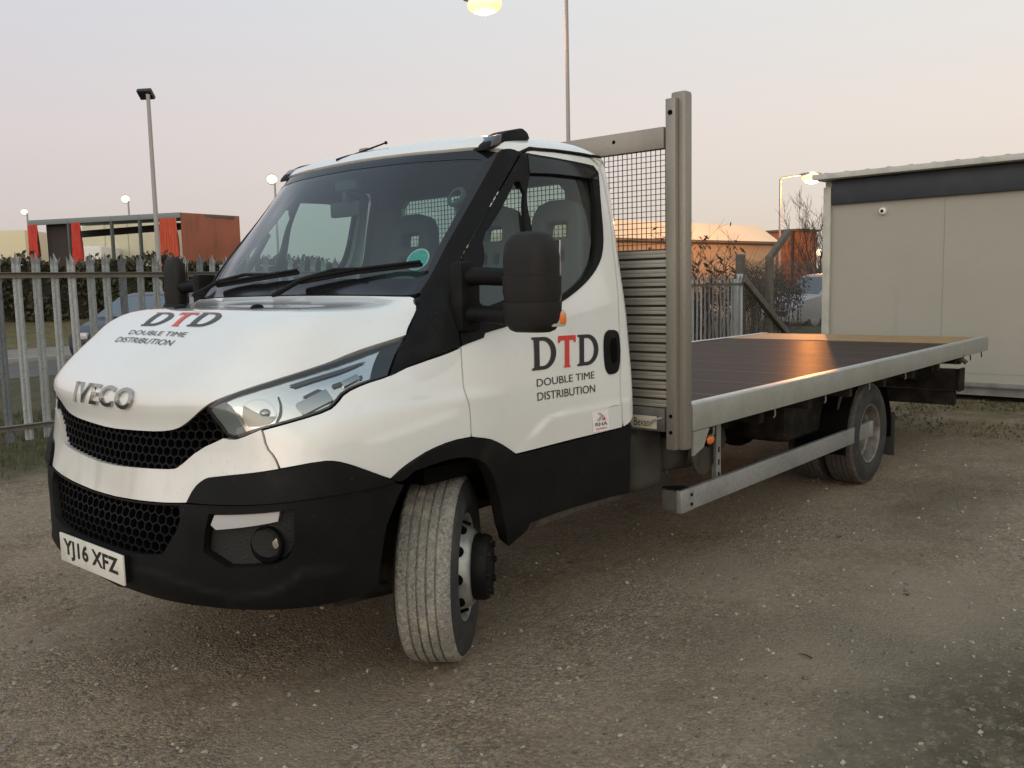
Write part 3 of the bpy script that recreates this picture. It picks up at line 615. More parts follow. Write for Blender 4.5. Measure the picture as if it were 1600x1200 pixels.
hl = headlight(); mirror_tree(hl, truck)
# fog lamps
fp = panel('fog_recess', clean(FOG), mat('recess_black', (.012, .012, .012), .7, bump=(120, .4)), truck, off=-.035, rim=0)
dl = panel('daytime_lamp', trace([(334,805),(436,800),(434,815.5),(336,828.5),(328,821)]), LENSW, fp, off=-.004, rim=.03)
P, N = sp(408, 855); nx = Vector((-.93, -.32, 0)).normalized(); mx = frame(P-nx*.035+Vector((0, 0, 0)), Vector((0, 0, 1)).cross(nx), Vector((0, 0, 1)))
b = MB(); b.lathe([(.066, -.004), (.063, .012), (.056, .016), (.049, .002), (.038, -.045), (.0, -.045)], mx, 36); fr_ = b.build('fog_surround', GRM, fp)
b = MB(); b.lathe([(.029, -.03), (.021, -.017), (.0, -.012)], mx @ Matrix.Translation((.017, .004, .006)), 28); b.build('fog_lamp', SILVER, fr_)
mirror_tree(fp, truck)
# a ridge round the bumper and the line under the fog lamp
if 0: strip('bumper_crease', trace([(200,873),(250,886),(300,905),(345,920),(372,924),(400,920),(440,905),(463,880),(468,862)]), .010, .004, BLACK, bpy.data.objects['bumper'], off=.011, closed=False)
# number plate
b = MB(); b.box((-1.034, 0, .539), (.008, .52, .111), bev=.003); pl = b.build('number_plate', mat('plate_white', (.66, .64, .58), .35, noise=[(12, .5, .8, (.52, .49, .43))]), truck)
b = MB(); b.box((-1.020, 0, .539), (.022, .50, .10)); b.build('plate_holder', BLACK, pl)
vs, fs = text_mesh('YJ16 XFZ', .034, 1.06); on_plane('registration', fit01(vs), fs, (-1.0382, .225, .4985), (0, -.45, 0), (0, 0, .081), INK, pl, 0, off=.0008)
# wipers
def skinp(u, v, o): return sp(u, v, o)[0]
for bl_, arm in ((((345, 451), (410, 440), (471, 430)), ((307, 466), (350, 447), (391, 436), (425, 436))), (((474, 446), (560, 430), (663, 418)), ((432, 466), (480, 445), (531, 429), (566, 428)))):
    b = MB(); L = [wsp(u, v, .02) for u, v in bl_]; b.tube(L, .009, 6); b.tube([p+Vector((-.008, 0, .012)) for p in L], .006, 6); w_ = b.build('wiper', BLACK, truck)
    b = MB(); b.tube([wsp(u, v, .035 if 0 < i else .02) for i, (u, v) in enumerate(arm)], [.012, .010, .008, .007], 6); b.build('wiper_arm', BLACK, w_)
# sun sticker, mirror and camera behind the windscreen
P, N = sp(651, 403, -.012); mx = frame(P, N.cross(Vector((0, 0, 1))), N); b = MB(); t1 = Vector((0, 0, 1))-N*N.z; mx = frame(P, t1.cross(N), t1)
b.cyl(mx @ Vector((0, 0, -.001)), mx @ Vector((0, 0, .001)), .052, seg=32); sk = b.build('windscreen_sticker', mat('sticker_teal', (.02, .42, .36), .4, noise=[(60, .5, .6, (.05, .55, .47))]), truck)
b = MB(); b.lathe([(.052, .0016), (.046, .0018), (.046, .0012)], mx, 32); b.build('sticker_rim', MAT['sticker_white'], sk)
b = MB(); b.box(at(0, .40, 541, 327), (.03, .22, .075), bev=.012); b.box(at(0, .36, 541, 306), (.03, .03, .06), bev=.005); b.build('interior_mirror', GREYPL, truck)
b = MB(); b.box(at(0, .36, 545, 290), (.05, .16, .05), bev=.012); b.build('sensor_pod', GREYPL, truck)
P = at(1, -.60, 716, 310); b = MB(); b.cyl(P, P+Vector((.01, 0, -.12)), .018); b.box(P+Vector((.02, 0, -.13)), (.05, .08, .06), bev=.01); b.lathe([(.045, 0), (.05, .01), (.045, .02), (.03, .02)], Matrix.Translation(P) @ Matrix.Rotation(R(-60), 4, 'Y'), 20); b.build('dash_camera', GREYPL, truck)
# roof marker lamps and aerial
for k in (-1, 1):
    b = MB(); prof = [(-.14, .0), (-.115, .022), (-.06, .046), (.02, .060), (.12, .058), (.15, .035), (.16, .0)]
    mx = frame(Vector((.535, k*.70, 2.118))-Vector((0, .05, 0)), Vector((1, 0, .25)), Vector((-.25, 0, 1)))
    b.prism(prof, mx @ Matrix.Translation((0, 0, -.10)), .10, bev=.012); pod = b.build('marker_lamp', BLACK, roof)
    b = MB(); b.prism([(-.120, .008), (-.10, .028), (-.055, .050), (-.03, .052), (-.05, .008)], mx @ Matrix.Translation((0, 0, -.103)), .106, bev=.006); b.build('marker_lens', mat('smoked_lens', (.045, .043, .045), .2, coat=.3), pod)
b = MB(); a0 = sp(527, 251.5)[0]; a1 = at(0, a0.x+.10, 603, 223)
b.tube([a0, a0.lerp(a1, .2), a0.lerp(a1, .35), a1], [.012, .010, .005, .004], 8); b.sphere(a1, (.008, .008, .008)); b.build('aerial', BLACK, roof)
# mirrors
def rrect(w, d, r, n=6):
    out = []
    for cx, cy, a0 in ((w/2-r, d/2-r, 0), (-w/2+r, d/2-r, 90), (-w/2+r, -d/2+r, 180), (w/2-r, -d/2+r, 270)):
        out += [(cx+r*math.cos(R(a0+90*k/n)), cy+r*math.sin(R(a0+90*k/n))) for k in range(n+1)]
    return out
def loft(name, secs, m, parent):
    vs = []; fs = []; n = len(secs[0])
    for s_ in secs: vs += s_
    for i in range(len(secs)-1):
        for k in range(n): fs.append((i*n+k, i*n+(k+1) % n, (i+1)*n+(k+1) % n, (i+1)*n+k))
    fs.append(tuple(range(n))[::-1]); fs.append(tuple(range((len(secs)-1)*n, len(secs)*n))); return pydata(name, vs, fs, m, parent, sharp=50)
def mirror(k):                                              # the far one is turned further in
    c = Vector((.06, -1.255, 1.535)); secs = []; fw_, fd_ = (1, 1) if k < 0 else (.72, .55)
    for z, w_, d_, r_ in ((-.205, .14, .08, .038), (-.196, .175, .12, .055), (-.17, .20, .15, .062), (-.12, .21, .165, .065), (-.09, .212, .167, .065), (-.087, .198, .152, .060), (-.05, .21, .165, .065), (.012, .212, .165, .065), (.015, .199, .153, .058), (.09, .204, .156, .06), (.145, .19, .14, .055), (.178, .155, .105, .045), (.194, .10, .06, .028)):
        secs.append([(c.x+y_*fd_, -(c.y+x_*fw_) if k > 0 else c.y+x_, c.z+z*(.88 if z > 0 else .93)) for x_, y_ in (rrect(w_, d_, r_))])
    if k > 0: secs = [s_[::-1] for s_ in secs]
    o = loft('door_mirror', secs, mat('mirror_plastic', (.017, .0155, .0145), .6, spec=.2, bump=(1500, .12)), truck)
    def m_(p): return Vector((p[0], -p[1] if k > 0 else p[1], p[2]))
    for z0, z1 in ((1.552, 1.545), (1.408, 1.40)):
        b = MB(); b.tube([m_((.03, -.90, z0)), m_((.055, -1.02, z0)), m_((.06, -1.14, z1)), m_((.065, -1.24, z1))], [.037, .034, .033, .033], 14); b.build('mirror_arm', BLACK, o)
    b = MB(); b.box(m_((.045, -.935, 1.475)), (.11, .07, .27), bev=.025); b.build('mirror_base', BLACK, o)
    b = MB(); b.box(m_((c.x+.074*fd_, c.y, c.z+.03)), (.012, .15*fw_, .22), bev=.005); b.build('mirror_glass', CHROME, o)
    if k > 0: return o
    b = MB(); b.box(m_((.092, -1.343, 1.392)), (.085, .022, .058), bev=.009); l_ = b.build('mirror_indicator', mat('clear_plastic', (.50, .46, .42), .2, coat=.5), o)
    b = MB(); b.box(m_((.112, -1.348, 1.392)), (.040, .020, .040), bev=.008); b.build('amber_insert', AMBER, l_)
    return o
mirror(-1); mirror(1)
# rear wall of the cab with its window, and the interior
def wall_yz(name, outer, holes, x, m, parent, thick):
    V, fs = poly_mesh(outer, holes); bm = bmesh.new(); bv = [bm.verts.new((x, p[0], p[1])) for p in V]
    for f in fs: bm.faces.new([bv[k] for k in f])
    r_ = bmesh.ops.extrude_face_region(bm, geom=bm.faces[:]); bmesh.ops.translate(bm, vec=(thick, 0, 0), verts=[g for g in r_['geom'] if isinstance(g, bmesh.types.BMVert)])
    bmesh.ops.recalc_face_normals(bm, faces=bm.faces[:]); me = bpy.data.meshes.new(name); bm.to_mesh(me); bm.free(); return link(name, me, m, parent)
RW = [(-.62, 1.48), (.58, 1.48), (.60, 1.53), (.58, 1.97), (.54, 2.01), (-.58, 2.01), (-.62, 1.97), (-.64, 1.53)]
wall_yz('cab_back', [(-.92, .55), (.92, .55), (.92, 1.2), (.86, 1.6), (.78, 2.02), (.70, 2.11), (-.70, 2.11), (-.78, 2.02), (-.86, 1.6), (-.92, 1.2)], [RW], 1.12, WHITE, truck, .03)
wall_yz('cab_back_lining', [(-.90, .55), (.90, .55), (.90, 1.2), (.84, 1.6), (.76, 2.0), (.70, 2.09), (-.70, 2.09), (-.76, 2.0), (-.84, 1.6), (-.90, 1.2)], [RW], 1.10, GREYPL, truck, .012)
wall_yz('rear_window', RW, [], 1.13, SGLASS, truck, .004)
for k in (-1, 1):
    panel('door_lining', [(s_*1 if k < 0 else -s_, r_) for s_, r_ in ((7.6, 3.4), (9.6, 3.4), (9.6, 8.9), (9.0, 8.8), (8.1, 8.3), (7.4, 7.7), (6.9, 7.3), (5.4, 7.5), (5.2, 6.2), (6.6, 4.5))], GREYPL, truck, off=-.05, rim=0, smooth=0, step=.4, dens=.3)
for k in (-1, 1):
    panel('pillar_lining', [(-k*c_, r_) for c_, r_ in ((9.25, 1.5), (10.9, 1.5), (10.9, 12.4), (9.3, 12.4), (9.55, 11.9), (9.4, 10.2), (9.15, 9.4))], GREYPL, truck, off=-.045, rim=0, smooth=0, step=.4, dens=.3)
panel('headlining', full_poly([(0, 12.15), (4.3, 12.2), (9.5, 12.8), (10.5, 14.5), (0, 14.9)]), mat('headlining', (.07, .075, .075), .9), truck, off=-.03, rim=0, smooth=0, step=.4, dens=.3)
b = MB(); b.box((.80, 0, 2.075), (.74, 1.44, .03), bev=.01); b.box((.52, 0, 2.055), (.16, 1.40, .02), bev=.008); b.build('ceiling_board', MAT['headlining'], truck)
b = MB(); b.prism([(-.22, 1.30), (.0, 1.455), (.16, 1.475), (.34, 1.40), (.40, 1.25), (.38, .9), (-.15, .9)], frame((0, .84, 0), (1, 0, 0), (0, 0, 1)), 1.68, bev=.02); b.build('dashboard', GREYPL, truck)
b = MB(); b.box((.48, 0, .80), (1.3, 1.8, .06)); b.box((-.30, 0, .75), (.9, 1.1, .75)); b.build('cab_floor', DARK, truck)
mx = frame((.46, .40, 1.36), (0, 1, 0), Vector((-.55, 0, .83))); b = MB()
b.tube([mx @ Vector((.21*math.cos(a), .21*math.sin(a), 0)) for a in np.linspace(0, 2*math.pi, 33)], .016, 8, cap=False); b.tube([mx @ Vector((-.2, 0, 0)), mx @ Vector((.2, 0, 0))], .018); b.tube([mx @ Vector((0, -.2, 0)), mx @ Vector((0, 0, 0))], .018); b.sphere(mx @ Vector((0, 0, 0)), (.06, .07, .06)); b.tube([mx @ Vector((0, 0, 0)), (.2, .40, 1.15)], .03); b.build('steering_wheel', GREYPL, truck)
def seat(y, zt=1.93):
    b = MB(); b.box((.72, y, 1.02), (.46, .42, .16), bev=.05); b.box((.74, y, .90), (.36, .3, .16)); st_ = b.build('seat', SEATM, truck)
    o = [(-.20, .0), (.20, .0), (.20, .42), (.165, .62), (.15, .80), (.115, .86), (.05, .88), (-.05, .88), (-.115, .86), (-.15, .80), (-.165, .62), (-.20, .42)]
    hs = [[(-.07, .70), (.07, .70), (.065, .77), (-.065, .77)], [(-.06, .58), (-.02, .58), (-.02, .63), (-.06, .63)], [(.02, .58), (.06, .58), (.06, .63), (.02, .63)]]
    V, fs = poly_mesh(o, hs); bm = bmesh.new(); bv = [bm.verts.new((0, p[0], p[1])) for p in V]
    for f in fs: bm.faces.new([bv[k] for k in f])
    r_ = bmesh.ops.extrude_face_region(bm, geom=bm.faces[:]); bmesh.ops.translate(bm, vec=(.09, 0, 0), verts=[g for g in r_['geom'] if isinstance(g, bmesh.types.BMVert)]); bmesh.ops.recalc_face_normals(bm, faces=bm.faces[:])
    bmesh.ops.transform(bm, matrix=Matrix.Translation((.86, y, zt-.88)) @ Matrix.Rotation(R(8), 4, 'Y'), verts=bm.verts)
    me = bpy.data.meshes.new('seat_back'); bm.to_mesh(me); bm.free(); so_ = link('seat_back', me, SEATM, st_); md = so_.modifiers.new('b', 'BEVEL'); md.width = .018; md.segments = 2; md.limit_method = 'ANGLE'
for y in (-.66, -.25, .36): seat(y)
b = MB(); b.tube([at(1, .9, 418, 366), at(1, .9, 400, 400), at(1, .86, 378, 436)], .02); b.build('grab_handle', GREYPL, truck)
# ------------------------------------------------------------------ wheels, chassis, flatbed
TYRE = mat('tyre_rubber', (.020, .020, .020), .85, noise=[(8, .45, .75, (.05, .046, .04))], bump=(60, .3))
def tread_mat(name, a, bcol, c):
    return mat(name, a, .95, noise=[(90, .40, .62, bcol), (40, .45, .65, c), (9, .58, .70, (a[0]*1.25, a[1]*1.18, a[2]*1.08))], bump=(160, 1.0))
TREAD = tread_mat('muddy_tread', (.33, .315, .28), (.165, .157, .14), (.24, .23, .20))
TREADR = tread_mat('dusty_tread', (.085, .075, .065), (.035, .032, .03), (.07, .06, .052))
def wheel(loc, steer, dish, dual=False, front=True):
    """wheel; local z points outwards"""
    a = R(steer); out = Vector((math.sin(a), -math.cos(a), 0))
    rt_ = empty('wheel', loc); rt_.parent = truck; mx = frame((0, 0, 0), Vector((-out.y, out.x, 0)), Vector((0, 0, 1)))
    if (mx.to_3x3() @ Vector((0, 0, 1))).dot(out) < 0: mx = frame((0, 0, 0), Vector((out.y, -out.x, 0)), Vector((0, 0, 1)))
    def tyre(zo, name='tyre'):
        Rr, W = .377, .225; b = MB(); b.xf = mx @ Matrix.Translation((0, 0, zo))
        b.lathe([(.205, -.085), (.215, -.105), (.25, -.118), (.30, -.122), (.335, -.116), (.352, -.105)], None, 72); b.lathe([(.205, .085), (.215, .105), (.222, .108), (.226, .105), (.25, .118), (.29, .123), (.295, .1205), (.335, .116), (.352, .105)], None, 72); t_ = b.build(name, TYRE, rt_, sharp=50)
        pr = [(.352, -.105), (.366, -.099), (.373, -.09)]; g = [-.052, -.017, .018, .053]
        for x in g: pr += [(.3765-abs(x)*.03, x-.005), (.3655, x-.003), (.3655, x+.002), (.3765-abs(x)*.03, x+.004)]
        pr += [(.373, .09), (.366, .099), (.352, .105)]
        # tread with blocks: displaced ring
        b = MB(); b.xf = mx @ Matrix.Translation((0, 0, zo)); seg = 216; bb = bmesh.new(); rings = []
        for r_, h in pr:
            ring = []
            for k in range(seg):
                th = 2*math.pi*k/seg; d = 0
                if r_ > .37: d = -.0022*(((k+int(h*260)) % 5) == 0) + random.uniform(-.0012, .0012)
                elif .352 < r_ < .37 and abs(h) > .08: d = -.003*((k % 5) == 0) + random.uniform(-.001, .001)
                ring.append(bb.verts.new(((r_+d)*math.cos(th), (r_+d)*math.sin(th), h)))
            rings.append(ring)
        for i in range(len(pr)-1):
            for k in range(seg): bb.faces.new((rings[i][k], rings[i][(k+1) % seg], rings[i+1][(k+1) % seg], rings[i+1][k]))
        bmesh.ops.recalc_face_normals(bb, faces=bb.faces[:]); b.add(bb); b.build('tread', TREAD if front else TREADR, t_, sharp=30)
        return t_
    tyre(0)
    if dual: tyre(-.265)
    b = MB(); b.xf = mx
    if dish > 0:      # front: disc stands proud, hand holes round it
        b.lathe([(.207, -.10), (.212, .088), (.222, .102), (.216, .108), (.203, .098), (.195, .07), (.188, .05), (.176, .085), (.160, .128), (.148, .140), (.135, .143), (.0, .143)], None, 64); rim = b.build('rim', STEELP, rt_, sharp=40)
        b = MB(); b.xf = mx
        for k in range(10):
            th = 2*math.pi*k/10; p = Vector((.172*math.cos(th), .172*math.sin(th), .097)); b.cyl(p-Vector((math.cos(th)*.006, math.sin(th)*.006, -.0)), p+Vector((math.cos(th)*.010, math.sin(th)*.010, .006)), .021, seg=16)
        b.build('hand_hole', DARK, rim)
        b = MB(); b.xf = mx; b.lathe([(.128, .140), (.133, .150), (.133, .188), (.126, .203), (.11, .208), (.09, .203), (.04, .206), (.0, .206)], None, 40)
        for k in range(8): th = 2*math.pi*k/8; b.cyl((.103*math.cos(th), .103*math.sin(th), .19), (.103*math.cos(th), .103*math.sin(th), .216), .014, seg=8)
        b.build('hub', BLACK, rt_)
    else:             # rear: deep dish
        b.lathe([(.207, -.10), (.212, .088), (.222, .102), (.216, .108), (.205, .100), (.198, .07), (.194, .03), (.180, .02), (.172, -.02), (.160, -.05), (.12, -.065), (.0, -.065)], None, 64); rim = b.build('rim', mat('dusty_rim', (.20, .185, .165), .55, metal=.4, noise=[(14, .4, .7, (.09, .08, .07))]), rt_, sharp=40)
        b = MB(); b.xf = mx; b.lathe([(.08, -.066), (.08, .02), (.06, .035), (.0, .035)], None, 32)
        for k in range(6): th = 2*math.pi*k/6; b.cyl((.115*math.cos(th), .115*math.sin(th), -.066), (.115*math.cos(th), .115*math.sin(th), -.04), .016, seg=6)
        b.build('hub', MAT['dusty_rim'], rt_)
    return rt_
wheel((.035, -.765, .379), 34, 1)
w2 = wheel((.005, .825, .372), 0, 1); w2.rotation_euler = (0, 0, R(180+28))
WB = 4.19
wheel((WB, -.965, .372), 0, -1, dual=True, front=False)
w4 = wheel((WB, .965, .372), 0, -1, dual=True, front=False); w4.rotation_euler = (0, 0, R(180))
GALV = mat('galvanised_steel', (.37, .37, .345), .45, metal=.5, noise=[(5, .4, .75, (.32, .32, .295)), (30, .5, .85, (.30, .295, .27)), (1.6, .55, .85, (.28, .26, .225))], bump=(60, .06))
GALVB = mat('weathered_galvanised', (.305, .278, .235), .48, metal=.5, noise=[(7, .4, .7, (.29, .265, .22)), (60, .5, .8, (.26, .24, .20)), (3, .48, .72, (.20, .185, .165), (1, 1, .12))], bump=(80, .1))
CHAS = mat('chassis_black', (.010, .009, .008), .75, spec=.2, noise=[(9, .45, .7, (.03, .025, .02))])
RUSTY = mat('road_dirt', (.06, .05, .04), .9, noise=[(12, .4, .7, (.03, .025, .02))])
# wheel housings and underside
for k in (-1, 1):
    b = MB(); n = 20; y0, y1 = k*.94, k*.36; prev = None; b_ = bmesh.new(); rows = []
    for i in range(n+1):
        a = R(16+150*i/n); rows.append([b_.verts.new((.02+.50*math.cos(a), y, .40+.50*math.sin(a))) for y in (y0, y1)])
    for i in range(n): b_.faces.new((rows[i][0], rows[i+1][0], rows[i+1][1], rows[i][1]))
    vc = b_.verts.new((0, y1, .40))
    for i in range(n): b_.faces.new((rows[i][1], rows[i+1][1], vc))
    b.add(b_); b.build('wheel_liner', DARK, truck, sharp=60)
b = MB(); b.box((0, 0, .44), (.9, .9, .28), bev=.03); b.box((.35, 0, .62), (1.5, 1.0, .3)); b.beam((0, -.72, .36), (0, .72, .36), .14, .12, bev=.02); b.box((-.62, 0, .52), (.5, 1.3, .12)); b.build('engine_underside', CHAS, truck)
b = MB(); b.tube([(-.35, -.55, .30), (-.1, -.70, .33), (.05, -.72, .36)], .03); b.box((-.12, -.62, .45), (.1, .2, .3), bev=.02); b.build('suspension_arm', CHAS, truck)
for k in (-1, 1):
    b = MB(); b.beam((-.6, k*.43, .60), (6.9, k*.43, .60), .07, .20); b.build('chassis_rail', CHAS, truck)
for x in (1.6, 2.3, 3.0, 3.7, 4.4, 5.1, 5.8, 6.5):
    b = MB(); b.box((x, 0, .745), (.06, 2.2, .09)); b.build('cross_bearer', CHAS, truck)
b = MB(); b.cyl((.6, 0, .5), (4.0, 0, .42), .05); b.cyl((WB, -.8, .372), (WB, .8, .372), .07); b.sphere((WB, 0, .372), (.2, .2, .2)); b.build('drive_axle', CHAS, truck)
b = MB(); b.sphere((2.6, -.35, .47), (.5, .28, .16), 20, 12); b.cyl((1.7, -.3, .45), (3.3, -.3, .5), .035); b.build('exhaust', RUSTY, truck)
b = MB(); b.box((3.62, -.70, .60), (.86, .34, .36), bev=.06, seg=3); b.build('tool_box', CHAS, truck)
# grey-brown guards behind the cab
for x, s_ in ((1.39, (.30, .34, .33)), (1.71, (.28, .30, .26))):
    b = MB(); b.box((x, -.76, .615 if s_[2] > .3 else .63), s_, bev=.09, seg=5); b.build('splash_tank', mat('dusty_plastic', (.05, .045, .039), .85, noise=[(6, .4, .7, (.034, .03, .027))]), truck)
# deck
BX0, BX1, BW, BZ = 1.3835, 7.182, 1.175, .918
b = MB(); b.box(((BX0+BX1)/2, 0, BZ-.022), (BX1-BX0-.02, 2*BW-.07, .026)); dk = b.build('deck', None, truck)
dm = bpy.data.materials.new('phenolic_ply'); dm.use_nodes = True; n = dm.node_tree; pb = n.nodes['Principled BSDF']
tcn = n.nodes.new('ShaderNodeTexCoord'); sx = n.nodes.new('ShaderNodeSeparateXYZ'); n.links.new(tcn.outputs['Object'], sx.inputs[0])
wv = n.nodes.new('ShaderNodeTexNoise'); wv.inputs['Scale'].default_value = 3; mp = n.nodes.new('ShaderNodeMapping'); mp.inputs['Scale'].default_value = (6, .35, 1); n.links.new(tcn.outputs['Object'], mp.inputs[0]); n.links.new(mp.outputs[0], wv.inputs[0])
fl_ = n.nodes.new('ShaderNodeMath'); fl_.operation = 'FRACT'; dv = n.nodes.new('ShaderNodeMath'); dv.operation = 'DIVIDE'; dv.inputs[1].default_value = .61; n.links.new(sx.outputs[0], dv.inputs[0]); n.links.new(dv.outputs[0], fl_.inputs[0])
ls = n.nodes.new('ShaderNodeMath'); ls.operation = 'LESS_THAN'; ls.inputs[1].default_value = .030; n.links.new(fl_.outputs[0], ls.inputs[0])
c1 = n.nodes.new('ShaderNodeMix'); c1.data_type = 'RGBA'; c1.inputs[6].default_value = (.028, .017, .014, 1); c1.inputs[7].default_value = (.062, .040, .033, 1); n.links.new(wv.outputs[0], c1.inputs[0])
c2 = n.nodes.new('ShaderNodeMix'); c2.data_type = 'RGBA'; c2.inputs[7].default_value = (.11, .082, .07, 1); n.links.new(ls.outputs[0], c2.inputs[0]); n.links.new(c1.outputs[2], c2.inputs[6]); n.links.new(c2.outputs[2], pb.inputs['Base Color'])
rr = n.nodes.new('ShaderNodeMapRange'); rr.inputs[3].default_value = .26; rr.inputs[4].default_value = .42; pb.inputs['Specular IOR Level'].default_value = .05; n.links.new(wv.outputs[0], rr.inputs[0]); n.links.new(rr.outputs[0], pb.inputs['Roughness'])
bpn = n.nodes.new('ShaderNodeBump'); bpn.inputs['Strength'].default_value = .08; nz = n.nodes.new('ShaderNodeTexNoise'); nz.inputs['Scale'].default_value = 60; n.links.new(tcn.outputs['Object'], nz.inputs[0]); n.links.new(nz.outputs[0], bpn.inputs['Height']); n.links.new(bpn.outputs[0], pb.inputs['Normal'])
pb.inputs['Specular IOR Level'].default_value = 0; gls = n.nodes.new('ShaderNodeBsdfGlossy'); gls.inputs['Color'].default_value = (1, .95, .92, 1); n.links.new(rr.outputs[0], gls.inputs['Roughness']); n.links.new(bpn.outputs[0], gls.inputs['Normal'])
mxs = n.nodes.new('ShaderNodeMixShader'); mxs.inputs[0].default_value = .075; n.links.new(pb.outputs[0], mxs.inputs[1]); n.links.new(gls.outputs[0], mxs.inputs[2]); n.links.new(mxs.outputs[0], n.nodes['Material Output'].inputs[0])
dk.data.materials.append(dm)
b = MB(); b.box((BX1-.52, 0, BZ-.017), (.94, 2*BW-.10, .026)); b.build('rear_plank', mat('yellow_ply', (.29, .17, .06), .5, noise=[(9, .4, .7, (.22, .125, .045))]), truck)
for k in (-1, 1):
    b = MB(); y = k*(BW-.004); b.prism([(0, 0), (.045, 0), (.045, .006), (.010, .008), (.006, .014), (.006, .120), (.010, .126), (.045, .128), (.045, .133), (0, .133)], frame((BX0, k*BW, BZ-.133), (0, -k, 0), (0, 0, 1)), (BX1-BX0)*(1 if k < 0 else -1)*1.0, bev=.0) if False else b.box(((BX0+BX1)/2, k*(BW-.022), BZ-.0665), (BX1-BX0, .044, .133), bev=.006); b.build('side_rail', GALV, truck)
    b = MB()
    b.box(((BX0+BX1)/2, k*(BW-.05), BZ-.003), (BX1-BX0-.02, .05, .006)); b.build('rail_lip', mat('bright_alloy', (.55, .55, .53), .35, metal=.6, noise=[(9, .4, .7, (.40, .39, .37))]), truck)
b = MB(); b.box((BX1-.01, 0, BZ-.068), (.02, 2*BW-.09, .12)); b.build('rear_rail', GALV, truck)
b = MB(); b.box((BX0+.16, -(BW-.03), BZ-.20), (.0, 0, 0)) if False else b.prism([(0, 0), (.16, 0), (.10, -.09), (0, -.12)], frame((BX0+.0, -BW+.012, BZ-.135), (1, 0, 0), (0, 0, 1)), .012); b.build('corner_gusset', GALV, truck)
# rope hooks below the rail
for x in (1.62, 2.35, 3.1, 3.9, 4.7, 5.4, 6.1, 6.6, 7.0):
    for k in (-1, 1):
        b = MB(); P = Vector((x, k*(BW-.02), BZ-.133)); b.tube([P, P+Vector((0, k*.003, -.02)), P+Vector((-.012, k*.008, -.04)), P+Vector((-.035, k*.01, -.05))], .0055, 6); b.build('rope_hook', CHAS if x > 5 else mat('hook_zinc', (.16, .155, .14), .5, metal=.5), truck)
b = MB(); P = at(1, -1.15, 1501, 558); b.box(P, (.06, .05, .07), bev=.012); b.cyl(P, P+Vector((0, 0, .09)), .012); b.cyl(P+Vector((0, -.01, -.02)), P+Vector((0, -.05, -.05)), .02); b.build('rail_latch', RUSTY, truck)
# headboard
HX = 1.29
for k in (-1, 1):
    b = MB(); b.box((HX+.052, k*(BW-.042), 1.55), (.068, .080, 1.70), bev=.016, seg=2); b.box((HX+.0, k*(BW-.062), 1.535), (.036, .052, 1.66), bev=.004); po = b.build('headboard_post', GALVB, truck)
    b = MB(); b.cyl((HX-.020, k*(BW-.062), 2.30), (HX-.016, k*(BW-.062), 2.30), .012)
    for z in (.87, .79): b.cyl((HX-.021, k*(BW-.062), z), (HX-.016, k*(BW-.062), z), .009)
    b.build('bolt', DARK, po)
b = MB(); b.box((HX, 0, 2.19), (.045, 2*BW-.19, .10), bev=.005); cr = b.build('headboard_bar', GALVB, truck)
b = MB(); b.cyl((HX-.024, -.8, 2.20), (HX-.022, -.8, 2.20), .009); b.build('bolt', DARK, cr)
prof = []; z = .905
pz0, pz1 = .905, 1.672
b = MB(); npl = 34; h_ = (pz1-pz0)/npl
for i in range(npl):
    z = pz0+h_*(i+.5)+(-.0026 if i % 2 else .0026); b.box((HX+(.003 if i % 2 else .0), 0, z), (.03, 2*BW-.16, h_-.0062), bev=.0012)
hb = b.build('headboard_planks', mat('planked_alloy', (.34, .325, .29), .42, metal=.55, noise=[(4, .4, .7, (.25, .235, .205), (1, 1, 5)), (30, .5, .7, (.27, .25, .22), (1, .2, 4))]), truck)
b = MB(); b.box((HX+.004, 0, (pz0+pz1)/2), (.012, 2*BW-.20, pz1-pz0)); b.build('groove_backing', mat('groove_dark', (.035, .032, .028), .8), hb)
b = MB(); b.box((HX+.002, 0, .848), (.05, 2*BW-.19, .115), bev=.004); b.build('headboard_sill', mat('dull_galvanised', (.16, .155, .145), .5, metal=.4, noise=[(9, .4, .7, (.10, .095, .085))]), truck)
b = MB(); y0, y1, z0, z1 = -BW+.10, BW-.10, 1.672, 2.14; ny, nz_ = 80, 18
for i in range(ny+1):
    y = y0+(y1-y0)*i/ny; b.beam((HX+.003, y, z0), (HX+.003, y, z1), .0032, .0032)
for i in range(nz_+1):
    z = z0+(z1-z0)*i/nz_; b.beam((HX-.001, y0, z), (HX-.001, y1, z), .0032, .0032)
b.build('mesh_panel', mat('mesh_wire', (.07, .062, .055), .6), truck, smooth=False)
b = MB(); b.box((HX-.028, -.965, .833), (.004, .15, .062), bev=.001); bp_ = b.build('maker_plate', mat('plate_cream', (.50, .47, .38), .4), truck)
vs, fs = text_mesh('Bevan', .003); on_plane('maker_name', fit01(vs), fs, (HX-.0305, -.912, .812), (0, -.088, 0), (0, 0, .040), INK, bp_, 0, off=.0006)
b = MB(); b.tube([(HX-.03, -1.07, .86), (HX-.05, -1.04, .85), (HX-.045, -1.01, .825)], .006, 6); b.build('rope_hook', GALV, truck)
